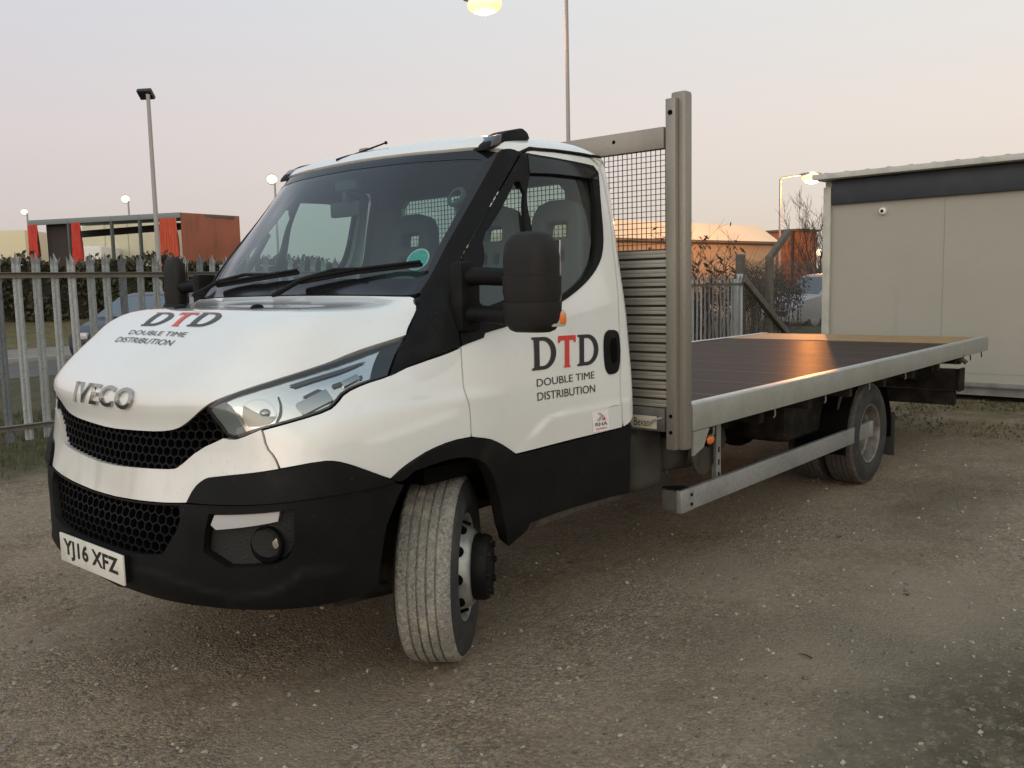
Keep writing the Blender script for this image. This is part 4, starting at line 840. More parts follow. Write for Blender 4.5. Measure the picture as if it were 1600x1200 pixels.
# side guard, uprights, marker lamps
GZ, GY = .405, -1.064
GUARD = mat('guard_galvanised', (.36, .37, .36), .42, metal=.55, noise=[(6, .4, .7, (.28, .285, .275)), (40, .5, .75, (.25, .25, .24))])
for k in (-1, 1):
    y = k*1.064; b = MB(); b.box((2.86, y, GZ), (2.66, .028, .112), bev=.004); b.box((1.50, y-k*.002, GZ), (.13, .034, .118), bev=.006); b.box((4.21, y, GZ), (.06, .032, .115), bev=.003); g_ = b.build('side_guard', GUARD, truck)
    b = MB(); b.prism([(0, 0), (.09, 0), (.08, .06), (.03, .11), (0, .11)], frame((1.445, y, GZ+.058), (1, 0, 0), (0, -k, 0)), .006*(-k)); b.build('guard_cap', BLACK, g_); b = MB(); b.box((1.452, y+(-k)*.06, GZ), (.02, .09, .106), bev=.004); b.build('guard_return', mat('shaded_steel', (.10, .098, .092), .7, metal=.2, noise=[(9, .4, .7, (.06, .058, .052))]), g_)  # the return's shade is put into its darker steel colour
    b = MB()
    for z in (.38, .43): b.cyl((1.53, y+k*.018, z), (1.53, y+k*.021, z), .009, seg=10)
    b.build('bolt', DARK, g_)
    for x in (1.915, 3.99):
        b = MB(); b.box((x, y-k*.035, .58), (.05, .006, .36)); b.box((x+.024, y-k*.06, .58), (.006, .05, .36)); up_ = b.build('guard_bracket', GUARD, truck)
        b = MB()
        for z in (.46, .53, .60): b.box((x, y-k*.031, z), (.012, .003, .03))
        b.build('slot', DARK, up_)
        b = MB(); b.cyl((x-.08, y-k*.075, .60), (x-.08, y-k*.085, .60), .13, seg=28); b.build('bracket_plate', RUSTY, truck)
    for x in (1.79, 4.30):
        b = MB(); b.sphere((x, y-k*.02, .675), (.042, .020, .028)); lm_ = b.build('side_marker', AMBER, truck)
        b = MB(); b.cyl((x, y-k*.035, .675), (x, y-k*.015, .675), .042); b.build('marker_base', BLACK, lm_)
    # rear mudguard with flap
    b_ = bmesh.new(); rows = []
    for i in range(25):
        a = R(188-196*i/24); ro = .47; rows.append([b_.verts.new((WB+.0+ro*math.cos(a)*1.02, yy, .345+ro*math.sin(a))) for yy in (k*1.07, k*.70)])
    for i in range(24): b_.faces.new((rows[i][0], rows[i+1][0], rows[i+1][1], rows[i][1]))
    r_ = bmesh.ops.solidify(b_, geom=b_.faces[:], thickness=.03); b = MB(); b.add(b_); mg = b.build('mudguard', BLACK, truck, sharp=50)
    b = MB(); b.box((WB+.50, k*.90, .30), (.02, .38, .34), bev=.004); b.build('mud_flap', mat('flap_rubber', (.02, .019, .018), .85), mg)
# rear under-run bar and lamps
b = MB(); b.box((6.98, 0, .505), (.16, 1.96, .20), bev=.012)
for k in (-1, 1): b.box((6.98, k*.99, .505), (.19, .025, .225), bev=.008)
b.build('underrun_bar', CHAS, truck)
b = MB(); b.box((6.95, 0, .325), (.10, 1.90, .14), bev=.01); b.box((6.86, 0, .40), (.012, 1.90, .012)); b.build('lamp_bar', CHAS, truck)
for k in (-1, 1):
    b = MB(); b.beam((6.2, k*.6, .72), (6.95, k*.6, .50), .05, .10); b.build('underrun_arm', CHAS, truck)
# ------------------------------------------------------------------ ground
def plane_hit(A, B, u, v):
    """sight line cut with the vertical plane through A and B"""
    d = ray(u, v); t_ = Vector((B.x-A.x, B.y-A.y, 0)); n = Vector((t_.y, -t_.x, 0)); return CAM+d*((A-CAM).dot(n)/d.dot(n))
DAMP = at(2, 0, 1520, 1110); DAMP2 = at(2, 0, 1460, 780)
gm = bpy.data.materials.new('gravel_ground'); gm.use_nodes = True; n = gm.node_tree; pb = n.nodes['Principled BSDF']; L_ = n.links.new
tcn = n.nodes.new('ShaderNodeTexCoord')
def N_(t, **k):
    q = n.nodes.new(t)
    for a, b in k.items(): setattr(q, a, b)
    return q
def noise_(s, d=6, r=.55, off=None):
    t = N_('ShaderNodeTexNoise'); t.inputs['Scale'].default_value = s; t.inputs['Detail'].default_value = d; t.inputs['Roughness'].default_value = r
    if off:
        mp = N_('ShaderNodeMapping'); mp.inputs['Location'].default_value = off; L_(tcn.outputs['Object'], mp.inputs[0]); L_(mp.outputs[0], t.inputs[0])
    else: L_(tcn.outputs['Object'], t.inputs[0])
    return t.outputs[0]
def rng(x, a, b, c=0, d=1):
    m = N_('ShaderNodeMapRange'); L_(x, m.inputs[0])
    for i, v in enumerate((a, b, c, d)): m.inputs[1+i].default_value = v
    return m.outputs[0]
def mix(f, a, b, mode='MIX'):
    m = N_('ShaderNodeMix', data_type='RGBA', blend_type=mode)
    for s_, v in ((0, f), (6, a), (7, b)):
        if isinstance(v, tuple): m.inputs[s_].default_value = (*v, 1)
        elif isinstance(v, (int, float)): m.inputs[s_].default_value = v
        else: L_(v, m.inputs[s_])
    return m.outputs[2]
def math_(op, a, b):
    m = N_('ShaderNodeMath', operation=op)
    for i, v in enumerate((a, b)):
        if isinstance(v, (int, float)): m.inputs[i].default_value = v
        else: L_(v, m.inputs[i])
    return m.outputs[0]
def voro(s, feat='F1'):
    t = N_('ShaderNodeTexVoronoi', feature=feat); t.inputs['Scale'].default_value = s; L_(tcn.outputs['Object'], t.inputs[0]); return t
base = mix(rng(noise_(.45), .40, .62), (.195, .170, .134), (.180, .162, .136))
base = mix(rng(noise_(1.6, 6, .6, (3, 1, 0)), .50, .72), base, (.115, .094, .067))
base = mix(rng(noise_(14, 8, .7), .45, .75), base, (.255, .22, .172))
base = mix(rng(noise_(38, 8, .7, (1, 2, 0)), .52, .70), base, (.095, .08, .06))
v1, v2 = voro(75), voro(170)
bw1 = N_('ShaderNodeSeparateColor'); L_(v1.outputs['Color'], bw1.inputs[0]); bw2 = N_('ShaderNodeSeparateColor'); L_(v2.outputs['Color'], bw2.inputs[0])
stone = rng(bw1.outputs[0], 0, 1, .72, 1.30); fine = rng(bw2.outputs[1], 0, 1, .66, 1.36)
sm = math_('MULTIPLY', stone, fine); comb = N_('ShaderNodeCombineColor'); [L_(sm, comb.inputs[i]) for i in range(3)]
loose = rng(noise_(.9, 6, .6, (5, 2, 0)), .38, .60, .30, 1); base = mix(loose, base, mix(1.0, base, comb.outputs[0], 'MULTIPLY'))
bright = math_('GREATER_THAN', bw1.outputs[1], .955); base = mix(math_('MULTIPLY', bright, .25), base, (.50, .46, .38))
sxyz = N_('ShaderNodeSeparateXYZ'); L_(tcn.outputs['Object'], sxyz.inputs[0])
def blob(cx, cy, rx, ry, soft=.5, ns=1.5, namp=1.0):
    a = math_('POWER', math_('DIVIDE', math_('SUBTRACT', sxyz.outputs[0], cx), rx), 2); b = math_('POWER', math_('DIVIDE', math_('SUBTRACT', sxyz.outputs[1], cy), ry), 2)
    d = math_('ADD', math_('SQRT', math_('ADD', a, b), 0), math_('MULTIPLY', math_('SUBTRACT', noise_(ns, 6, .65, (cx, cy, 0)), .5), namp)); return rng(d, 1-soft, 1+soft*.3, 1, 0)
moss_n = rng(noise_(2.2, 8, .65, (7, 3, 0)), .36, .55)
moss = math_('MULTIPLY', blob(9.3, -2.0, 3.2, 3.8, .7, 1.0, 1.2), moss_n)
base = mix(math_('MULTIPLY', moss, .85), base, mix(noise_(30), (.055, .058, .022), (.10, .085, .040)))
damp = blob(DAMP[0], DAMP[1], .95, .46, .6, 3.2, 1.5); base = mix(math_('MULTIPLY', math_('MULTIPLY', damp, rng(noise_(16, 8, .75, (4, 2, 0)), .30, .50)), .9), base, (.038, .034, .026))
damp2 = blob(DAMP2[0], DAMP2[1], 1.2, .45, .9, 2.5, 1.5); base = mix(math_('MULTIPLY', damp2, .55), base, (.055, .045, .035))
G1, G2 = at(2, 0, 1300, 1020), at(2, 0, 1500, 940)
for G_, rx_, ry_ in ((G1, .9, .7), (G2, .9, .55), (at(2, 0, 1150, 880), .5, .35), (at(2, 0, 420, 1180), .8, .25)):
    gb_ = blob(G_[0], G_[1], rx_, ry_, .9, 1.4, 1.2); base = mix(math_('MULTIPLY', gb_, .7), base, mix(noise_(9, 8, .65), (.160, .146, .120), (.210, .192, .160)))
rut = rng(math_('ABSOLUTE', math_('SUBTRACT', math_('ADD', sxyz.outputs[1], math_('MULTIPLY', math_('SUBTRACT', noise_(.5), .5), .9)), -1.75), 0), .12, .34, 1, 0); base = mix(math_('MULTIPLY', rut, rng(noise_(1.1, 6, .6, (9, 9, 0)), .4, .6, 0, .45)), base, (.125, .108, .082))
base = mix(1.0, base, (1.17, 1.04, .895), 'MULTIPLY')
# verge by the fence and beyond: rough grass soil
vy = rng(math_('ADD', sxyz.outputs[1], math_('MULTIPLY', math_('SUBTRACT', noise_(1.4, 6, .7), .5), 2.2)), 4.2, 5.0)
base = mix(vy, base, mix(rng(noise_(6, 8, .7), .35, .7), (.055, .052, .028), (.10, .085, .05)))
L_(base, pb.inputs['Base Color']); pb.inputs['Roughness'].default_value = .95; pb.inputs['Specular IOR Level'].default_value = .25
hgt = math_('ADD', math_('MULTIPLY', v1.outputs['Distance'], -.9), math_('ADD', math_('MULTIPLY', v2.outputs['Distance'], -.5), math_('MULTIPLY', noise_(5, 8, .6), 1.2)))
bp = N_('ShaderNodeBump'); bp.inputs['Strength'].default_value = .6; bp.inputs['Distance'].default_value = .02; L_(math_('MULTIPLY', loose, .7), bp.inputs['Strength']); L_(hgt, bp.inputs['Height']); L_(bp.outputs[0], pb.inputs['Normal'])
bm = bmesh.new(); bmesh.ops.create_grid(bm, x_segments=2, y_segments=2, size=400); me = bpy.data.meshes.new('ground'); bm.to_mesh(me); bm.free()
tag(link('ground', me, gm), kind='structure')
# finer yard surface near the camera: gentle dips and ruts
def bump_h(x, y):
    return .012*math.sin(x*1.7+.6*y)*math.sin(y*1.3-.4)+.008*math.sin(3.1*x-1.1*y)
# loose stones
rng_ = np.random.default_rng(3)
def stones(name, n_, area, smin, smax, m, label):
    ico = bmesh.new(); bmesh.ops.create_icosphere(ico, subdivisions=1, radius=1); V0 = np.array([v.co[:] for v in ico.verts]); F0 = np.array([[v.index for v in f.verts] for f in ico.faces]); ico.free()
    vs = []; fs = []
    k = 0
    while k < n_:
        x, y = area(); s_ = smin+(smax-smin)*rng_.random()**4; a = rng_.random(3)*.6+.55; th = rng_.random()*6.28
        V = V0*(1+.25*rng_.standard_normal(V0.shape))*a*np.array([1, 1, .7])*s_; c_, s2 = math.cos(th), math.sin(th)
        V = V @ np.array([[c_, s2, 0], [-s2, c_, 0], [0, 0, 1]]); V += np.array([x, y, s_*.12]); fs.append(F0+len(V0)*k); vs.append(V); k += 1
    o = pydata(name, np.concatenate(vs), [tuple(int(i) for i in f) for f in np.concatenate(fs)], m, None, smooth=False); tag(o, label, 'stones', kind='stuff'); return o
def area_near():
    while True:
        d = 1.9+7.5*rng_.random()**1.6; u = -100+1800*rng_.random(); P = ray(u, 900); P = Vector((P.x, P.y, 0)).normalized()*d*1.12; p = CAM+P
        if p.y < 4.5 and not (p.x > 7.5 and rng_.random() < .5): return p.x, p.y
stones('pale_gravel', 2800, area_near, .002, .0145, mat('pale_stone', (.36, .33, .275), .9, noise=[(40, .4, .6, (.21, .19, .16))]), 'pale loose stones scattered over the gravel yard')
stones('brown_gravel', 5200, area_near, .003, .014, mat('brown_stone', (.20, .18, .145), .95, noise=[(40, .4, .6, (.09, .08, .065))]), 'brown loose stones scattered over the gravel yard')
b = MB()
for (u, v, L) in ((895, 880, .05), (1315, 838, .05), (1268, 1028, .06), (1420, 930, .03)):
    P = at(2, .006, u, v); a = rng_.random()*3; b.tube([P, P+Vector((math.cos(a)*L*.5, math.sin(a)*L*.5, .003)), P+Vector((math.cos(a+.1)*L, math.sin(a+.1)*L, 0))], [.0035, .003, .0015], 5)
tag(b.build('twigs', mat('twig', (.035, .028, .02), .9)), 'dark twigs lying scattered on the gravel', 'twigs', kind='stuff')
# strips beyond the fence
def strip_y(name, y0, y1, z0, z1, m, x0=-60, x1=120):
    o = pydata(name, [(x0, y0, z0), (x1, y0, z0), (x1, y1, z1), (x0, y1, z1)], [(0, 1, 2, 3)], m, None, smooth=False); tag(o, kind='structure'); return o
strip_y('road', 14.4, 18.4, .006, .006, mat('asphalt', (.10, .095, .088), .9, noise=[(3, .4, .7, (.075, .07, .065))]))
b = MB(); b.box((30, 18.5, .06), (180, .14, .12), bev=.01); tag(b.build('kerb', mat('kerb_stone', (.30, .28, .25), .9)), kind='structure')
strip_y('pavement', 18.57, 22.4, .11, .11, mat('paving', (.20, .185, .165), .9, noise=[(2, .4, .7, (.16, .15, .13))]))
strip_y('grass_bank', 22.4, 27.2, .115, 1.0, mat('bank_grass', (.15, .115, .045), .95, noise=[(2.5, .4, .65, (.075, .080, .030)), (24, .45, .7, (.06, .055, .025))], bump=(30, 1)))
strip_y('far_yard', 27.2, 120, 1.0, 1.2, mat('far_ground', (.12, .11, .095), .95))
# rough grass: blades
def blades(name, n_, area, h0, h1, m, label, lean=.5, wd=.006):
    vs = []; fs = []
    for k in range(n_):
        x, y, z = area(); h = h0+(h1-h0)*rng_.random()**1.5; a = rng_.random()*6.28; l_ = lean*h*rng_.random(); t = Vector((math.cos(a), math.sin(a), 0)); s_ = Vector((-t.y, t.x, 0))*wd*(.5+rng_.random()); P = Vector((x, y, z))
        i = len(vs); vs += [P-s_, P+s_, P+t*l_*.4+Vector((0, 0, h*.6))+s_*.7, P+t*l_*.4+Vector((0, 0, h*.6))-s_*.7, P+t*l_+Vector((0, 0, h))]; fs += [(i, i+1, i+2, i+3), (i+3, i+2, i+4)]
    tag(pydata(name, vs, fs, m, None), label, 'grass', kind='stuff')
GRASS = mat('rough_grass', (.070, .075, .028), .9, noise=[(3, .4, .65, (.12, .10, .045))])
def a_verge():
    while True:
        x, y = -3+14*rng_.random(), 4.5+4.5*rng_.random()
        if rng_.random() < min(1, (y-4.3)/1.2)*(.35+.65*(math.sin(x*2.1+y)*math.sin(y*1.7-x) > -.2)): return x, y, 0
blades('verge_grass', 15000, a_verge, .02, .10, GRASS, 'rough short grass along the foot of the palisade fence')
def a_moss():
    while True:
        x, y = 6.6+3.6*rng_.random()**.7, -5+6.2*rng_.random()
        if math.sin(x*2.7+y*1.3)*math.sin(y*2.1-x*.7)+.5*rng_.random() > .05 and x < 9.25+(y+1.1)*.04: return x, y, 0
blades('yard_moss', 5000, a_moss, .008, .04, mat('moss_green', (.085, .078, .035), .95, noise=[(4, .4, .6, (.12, .10, .055))]), 'low moss and grass on the ground by the cabin', lean=1.2, wd=.010)
# ------------------------------------------------------------------ palisade fences
FEN = mat('fence_galvanised', (.40, .425, .43), .6, noise=[(8, .4, .7, (.33, .335, .33)), (50, .5, .7, (.27, .27, .26))])
def pale_mesh(h):
    b = MB(); w_ = .042
    # W section with a three pointed splayed head
    sec = [(-w_, 0), (-w_*.5, .011), (0, .004), (w_*.5, .011), (w_, 0)]; zs = [(0, 1, 0), (h-.17, 1, 0), (h-.13, 1, 0)]
    vs = []; bm = b.bm; rows = []
    for z, sx_, lean in zs: rows.append([bm.verts.new((x*sx_, -y, z)) for x, y in sec])
    tips = [(-w_*1.35, .045, h-.035), (-w_*.6, .03, h-.09), (0, .0, h), (w_*.6, .03, h-.09), (w_*1.35, .045, h-.035)]
    rows.append([bm.verts.new((x, -y, z)) for x, y, z in tips])
    for i in range(len(rows)-1):
        for k in range(4): bm.faces.new((rows[i][k], rows[i][k+1], rows[i+1][k+1], rows[i+1][k]))
    bmesh.ops.solidify(bm, geom=bm.faces[:], thickness=.004); me = bpy.data.meshes.new('pale'); bm.to_mesh(me); bm.free(); me.materials.append(FEN); return me
def palisade(x0, x1, y, h, rails, label, pitch=.186, gone=()):
    t = empty('palisade_fence', (x0, y, 0)); tag(t, label, 'fence', 'palisade fences'); me = pale_mesh(h); k = 0; x = 0
    while x < x1-x0-.05:
        o = bpy.data.objects.new('pale', me); COL.objects.link(o); o.parent = t; o.location = (x, -.03, .02+random.uniform(-.008, .008)); o.rotation_euler = (random.uniform(-.006, .006), random.uniform(-.008, .008), random.uniform(-.15, .15)); x += pitch
    for z in rails:
        b = MB(); b.box(((x1-x0)/2, -.062, z), (x1-x0+.06, .006, .055)); b.box(((x1-x0)/2, -.09, z+.027), (x1-x0+.06, .055, .006)); b.build('rail', mat('rail_weathered', (.20, .19, .165), .7, noise=[(8, .4, .7, (.13, .125, .11))]), t)
    nx = max(1, round((x1-x0)/2.75))
    for i in range(nx+1):
        b = MB(); b.box(((x1-x0)*i/nx-.05, .10, (h-.1)/2), (.006, .10, h-.1)); b.box(((x1-x0)*i/nx-.05, .15, (h-.1)/2), (.055, .006, h-.1)); b.build('post', FEN, t)
    return t
palisade(-1.76, 14.7, 6.55, 1.95, (.17, 1.73), 'long galvanised palisade fence on the verge beside the truck')
fr2 = palisade(14.95, 17.5, 6.55, 1.66, (.17, 1.43), 'short galvanised palisade gate with a thick end post behind the flatbed')
b = MB(); b.box((2.55, .02, .84), (.11, .11, 1.68), bev=.008); b.build('gate_post', FEN, fr2)
# concrete posts of the chain link fence
CONC = mat('fence_concrete', (.105, .092, .075), .9, noise=[(8, .4, .7, (.07, .062, .05))], bump=(40, .3))
t = empty('concrete_fence_post', (19.2, 6.6, 0)); tag(t, 'tall concrete fence post with a cranked top leaning to the right', 'fence post')
b = MB(); b.box((0, 0, 1.06), (.20, .16, 2.12), bev=.02); b.build('shaft', CONC, t)
b = MB(); b.beam((-.02, 0, 2.06), (1.15, 0, 2.78), .14, .15, bev=.015); b.build('cranked_arm', CONC, t)
b = MB(); b.beam((-1.70, .0, 1.55), (.85, .0, .10), .13, .16, bev=.015); tag(b.build('concrete_brace', CONC), 'diagonal concrete strut leaning between the gate and the cranked post', 'strut'); bpy.data.objects['concrete_brace'].location = (19.2, 6.47, 0)
b = MB(); PS = at(1, 7.4, 1157, 420); b.box((PS.x, 7.4, 1.10), (.26, .16, 2.2), bev=.02); tag(b.build('concrete_stub', CONC), 'square concrete post standing behind the end of the gate', 'fence post')
# chain link
b = MB(); x0, x1, z0, z1, y = 17.7, 25.5, .2, 2.0, 6.62; s_ = .11
for i in range(int((x1-x0+z1-z0)/s_)+1):
    for sg in (1, -1):
        a0 = i*s_; p = []
        for zz in (z0, z1):
            xx = x0+a0-(zz-z0) if sg > 0 else x0+a0-(z1-z0)+(zz-z0); p.append((xx, zz))
        (xa, za), (xb, zb) = p
        def clip(xa, za, xb, zb):
            for lim, lo in ((x0, True), (x1, False)):
                if (xa < lim) == lo and (xb < lim) == lo and xa != lim: return None
                if ((xa-lim)*(xb-lim)) < 0:
                    t_ = (lim-xa)/(xb-xa); zi = za+(zb-za)*t_
                    if (xa < lim) == lo: xa, za = lim, zi
                    else: xb, zb = lim, zi
            return xa, za, xb, zb
        c_ = clip(xa, za, xb, zb)
        if c_: b.beam((c_[0], y, c_[1]), (c_[2], y, c_[3]), .006, .006)
tag(b.build('chain_link_fence', mat('link_wire', (.09, .085, .075), .6), smooth=False), 'rusty chain link fence hanging behind the concrete post', 'fence')
# ------------------------------------------------------------------ site cabin on the right
th = R(2.3); ca = empty('site_cabin', (9.388, 1.33, 0), -th); tag(ca, 'cream flat roofed site cabin with a dark blue fascia at the right', 'cabin')
CREAM = mat('cream_panel', (.325, .312, .262), .55, noise=[(1.2, .45, .8, (.30, .288, .242)), (9, .5, .8, (.312, .30, .252)), (3.5, .66, .85, (.27, .26, .225), (1, 1, .15))], bump=(300, .05))
L, D, H = 9.0, 3.2, 2.78
b = MB(); b.box((D/2, -L/2, (.17+H)/2), (D, L, H-.17)); wl_ = b.build('wall', CREAM, ca)
b = MB()
for y in (-1.5, -3.05, -4.6): b.box((-.0015, y, 1.3), (.004, .007, 2.3))
for z in (.34,): b.box((-.001, -L/2, z), (.004, L-.1, .006))
b.build('panel_joint', mat('joint_dark_cream', (.275, .265, .23), .8), wl_)  # joints in a slightly darker cream than the wall
b = MB(); b.box((-.028, -.045, 1.40), (.055, .10, 2.62), bev=.008); b.build('corner_post', mat('cream_trim', (.44, .43, .37), .5, noise=[(5, .45, .7, (.33, .32, .27))]), ca)
b = MB(); b.box((-.035, -L/2-.06, 2.635), (.06, L-.10, .31), bev=.012); b.build('fascia', mat('blue_fascia', (.022, .027, .036), .45, noise=[(4, .45, .7, (.032, .037, .046))]), ca)
b = MB(); b.box((D/2-.12, -L/2+.02, 2.835), (D+.26, L+.12, .07), bev=.008); rf = b.build('roof', mat('roof_edge_white', (.50, .49, .45), .5, noise=[(6, .45, .7, (.38, .37, .33))]), ca)
b = MB()
for k in range(34): b.box((D/2-.12, -.1-k*.265, 2.873), (D+.22, .05, .012))
b.build('roof_rib', mat('roof_grey', (.30, .30, .28), .6), rf)
b = MB(); b.box((D/2+.02, -L/2, .12), (D-.04, L-.04, .10)); b.box((-.012, -L/2, .205), (.03, L-.02, .05), bev=.006); b.build('base_rail', mat('base_grey', (.20, .205, .19), .7, noise=[(5, .4, .7, (.13, .13, .12))]), ca)
b = MB()
for y in (-.6, -3, -5.4, -8): b.box((.3, y, .05), (.4, .25, .1))
b.build('support_block', DARK, ca)
cw = MB(); P = plane_hit(Vector((9.388, 1.33, 0)), Vector((9.388-math.sin(th)*2, 1.33-math.cos(th)*2, 0)), 1380, 330); nrm = Vector((-1, 0, 0))
cam_o = empty('security_camera', P); tag(cam_o, 'small white dome security camera fixed high on the cabin wall', 'camera')
mx = frame((0, 0, 0), (0, -1, 0), (0, 0, 1)); mx = mx if (mx.to_3x3() @ Vector((0, 0, 1))).x < 0 else frame((0, 0, 0), (0, 1, 0), (0, 0, 1))
b = MB(); b.xf = mx; b.lathe([(.048, 0), (.048, .016), (.044, .036), (.032, .048), (.021, .051)], None, 28); b.build('housing', mat('camera_white', (.75, .75, .72), .4), cam_o)
b = MB(); b.xf = mx @ Matrix.Rotation(R(12), 4, 'X'); b.lathe([(.024, .04), (.018, .051), (.0, .055)], None, 24); b.build('lens', GLOSSB, cam_o)
# ------------------------------------------------------------------ lamp posts
POLE = mat('pole_grey', (.30, .30, .29), .55, metal=.3)
def lamp_mat(name, col, s_): return mat(name, (.8, .8, .8), .4, emit=(col, s_))
SOD = lamp_mat('sodium_glow', (1, .40, .075), 2.4); FLD = lamp_mat('flood_glow', (1, .90, .56), 1.5)
def point(name, P, col, e, r, parent):
    l = bpy.data.lights.new(name, 'POINT'); l.energy = e; l.color = col; l.shadow_soft_size = r; o = bpy.data.objects.new(name, l); COL.objects.link(o); o.parent = parent; o.location = P; return o
def street_lamp(base, lamp, label, r=.06, energy=0, size=.34, drop=-.25):
    t = empty('street_lamp', base); tag(t, label, 'street lamp', 'street lamps'); rel = Vector(lamp)-Vector(base); hd = Vector((rel.x, rel.y, 0)); d = hd.normalized()
    b = MB(); top = Vector((0, 0, rel.z+drop)); b.tube([(0, 0, 0), (0, 0, rel.z*.25), top], [r*1.4, r, r*.8], 10); b.build('pole', POLE, t)
    b = MB(); b.tube([top, top+d*.12+Vector((0, 0, .12)), top.lerp(rel, .75)+Vector((0, 0, .12)), rel-d*(size*.8)+Vector((0, 0, .06))], [r*.8, r*.7, r*.6, r*.5], 8); b.build("arm", POLE, t)
    mx = frame(rel, d, Vector((-d.y, d.x, 0))); b = MB(); b.sphere((0, 0, .05), (size*1.15, size*.45, size*.24), 20, 10); b.xf = Matrix.Identity(4)
    bb = MB(); bb.xf = mx; bb.sphere((0, 0, .055), (size*1.2, size*.42, size*.2), 20, 10); bb.build('lantern', POLE, t)
    bb = MB(); bb.xf = mx; bb.sphere((0, 0, -size*.22), (size*.95, size*.6, size*.55), 20, 10); bb.build('bulb_bowl', SOD, t)
    if energy: point('lamp_light', rel+Vector((0, 0, -size*1.25)), (1, .34, .065), energy, .20, t)
    return t
P0 = at_depth(25, 888, 215); top = at_depth(25, 757, 0)
street_lamp((P0.x, P0.y, 0), top, 'tall street lamp on a pole rising behind the cab roof', .062, 350, .52, 1.3)
P0 = at_depth(50, 1218, 380); lp = at_depth(50, 1268, 274); street_lamp((P0.x, P0.y, 0), lp, 'orange street lamp with an outreach arm left of the site cabin', .06, 5000, .60)
def flood(base, ztop, head_px, dep, label, lit=True, r=.06, sz=.32, heads=None):
    t = empty('floodlight_mast', base); tag(t, label, 'floodlight', 'floodlight masts'); b = MB(); b.tube([(0, 0, 0), (0, 0, ztop)], [r*1.3, r*.9], 10); b.build('pole', POLE, t)
    H_ = at_depth(dep, *head_px)-Vector(base); b = MB(); b.beam((0, 0, ztop-.04), H_, .05, .05); b.build('bracket', POLE, t)
    toC = (CAM-Vector(base)); toC.z = 0; toC.normalize(); nrm = (toC+Vector((0, 0, -.25))).normalized() if lit else Vector((-.55, -.35, -.75)).normalized(); mx = frame(H_, nrm.cross(Vector((0, 0, 1))), nrm.cross(nrm.cross(Vector((0, 0, 1)))));
    sg = 1 if (mx.to_3x3() @ Vector((0, 0, 1))).dot(nrm) > 0 else -1
    b = MB(); b.xf = mx
    if lit: b.lathe([(sz*.25, -sg*sz*.5), (sz*.5, -sg*sz*.3), (sz*.78, sg*sz*.12), (sz*.80, sg*sz*.18), (sz*.74, sg*sz*.18)], None, 28)
    else: b.box((0, 0, 0), (sz*1.5, sz*1.1, sz*.4), bev=sz*.08)
    b.build('housing', mat('flood_black', (.02, .02, .02), .5), t)
    b = MB(); b.xf = mx
    if lit: b.sphere((0, 0, sg*sz*.15), (sz*.77, sz*.70, sz*.34), 24, 12)
    else: b.box((0, 0, sg*sz*.205), (sz*1.35, sz*.95, .03), bev=.01)
    b.build('glass', FLD if lit else GLOSSB, t)
    return t
P0 = at_depth(30, 241, 300); lt = at_depth(30, 235, 151); flood((P0.x, P0.y, 0), lt.z, (228, 147), 30, 'unlit floodlight on a tall slim grey pole at the left', False, .068, .34)
for (u, v, dep, lab, sz) in ((38, 331, 70, 'lit floodlight mast at the far left edge', .32), (196, 311, 70, 'lit floodlight mast above the red open sided lorry body', .42), (425, 280, 60, 'lit floodlight mast beside the top left corner of the windscreen', .46), (1281, 394, 62, 'small lit floodlight mast beside the left edge of the site cabin', .36)):
    P0 = at_depth(dep, u+4, v); flood((P0.x, P0.y, 0), P0.z-.1, (u, v), dep, lab, True, .07, sz)
# ------------------------------------------------------------------ hedge, shrubs, bare tree
def leaves(b, pts, size, flat=.6):
    for P in pts:
        a = Vector(rng_.standard_normal(3)).normalized(); c_ = a.orthogonal().normalized(); d = a.cross(c_); s_ = size*(.6+.8*rng_.random()); f = flat
        b.bm.faces.new([b.bm.verts.new(Vector(P)+q) for q in (c_*s_, d*s_*f, -c_*s_, -d*s_*f)])
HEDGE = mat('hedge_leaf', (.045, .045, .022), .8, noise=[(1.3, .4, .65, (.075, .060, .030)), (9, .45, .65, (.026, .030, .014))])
def hedge(x0, x1, y, zb, zt, label):
    b = MB(); pts = []
    for k in range(17000):
        x = x0+(x1-x0)*rng_.random(); z = zb+(zt-zb)*rng_.random(); top = zt+.16*math.sin(x*1.1)+.1*math.sin(x*2.9+1)
        f = rng_.random()
        if f < .72: P = (x, y-.75+.28*math.sin(x*2.3+z*3)*.5+.25*rng_.random(), min(z, top))
        else: P = (x, y-.75+1.5*rng_.random(), top-.12+.22*rng_.random()*rng_.random()+ (.25*rng_.random() if rng_.random() < .10 else 0))
        pts.append(P)
    leaves(b, pts, .085); h = b.build('hedge', HEDGE, None, smooth=False); tag(h, label, 'hedge')
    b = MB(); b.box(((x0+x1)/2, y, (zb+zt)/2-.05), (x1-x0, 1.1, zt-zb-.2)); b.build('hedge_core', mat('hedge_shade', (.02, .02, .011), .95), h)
hedge(5.0, 27.0, 26.4, .75, 2.60, 'long clipped dark green hedge on the bank behind the palisade fence')
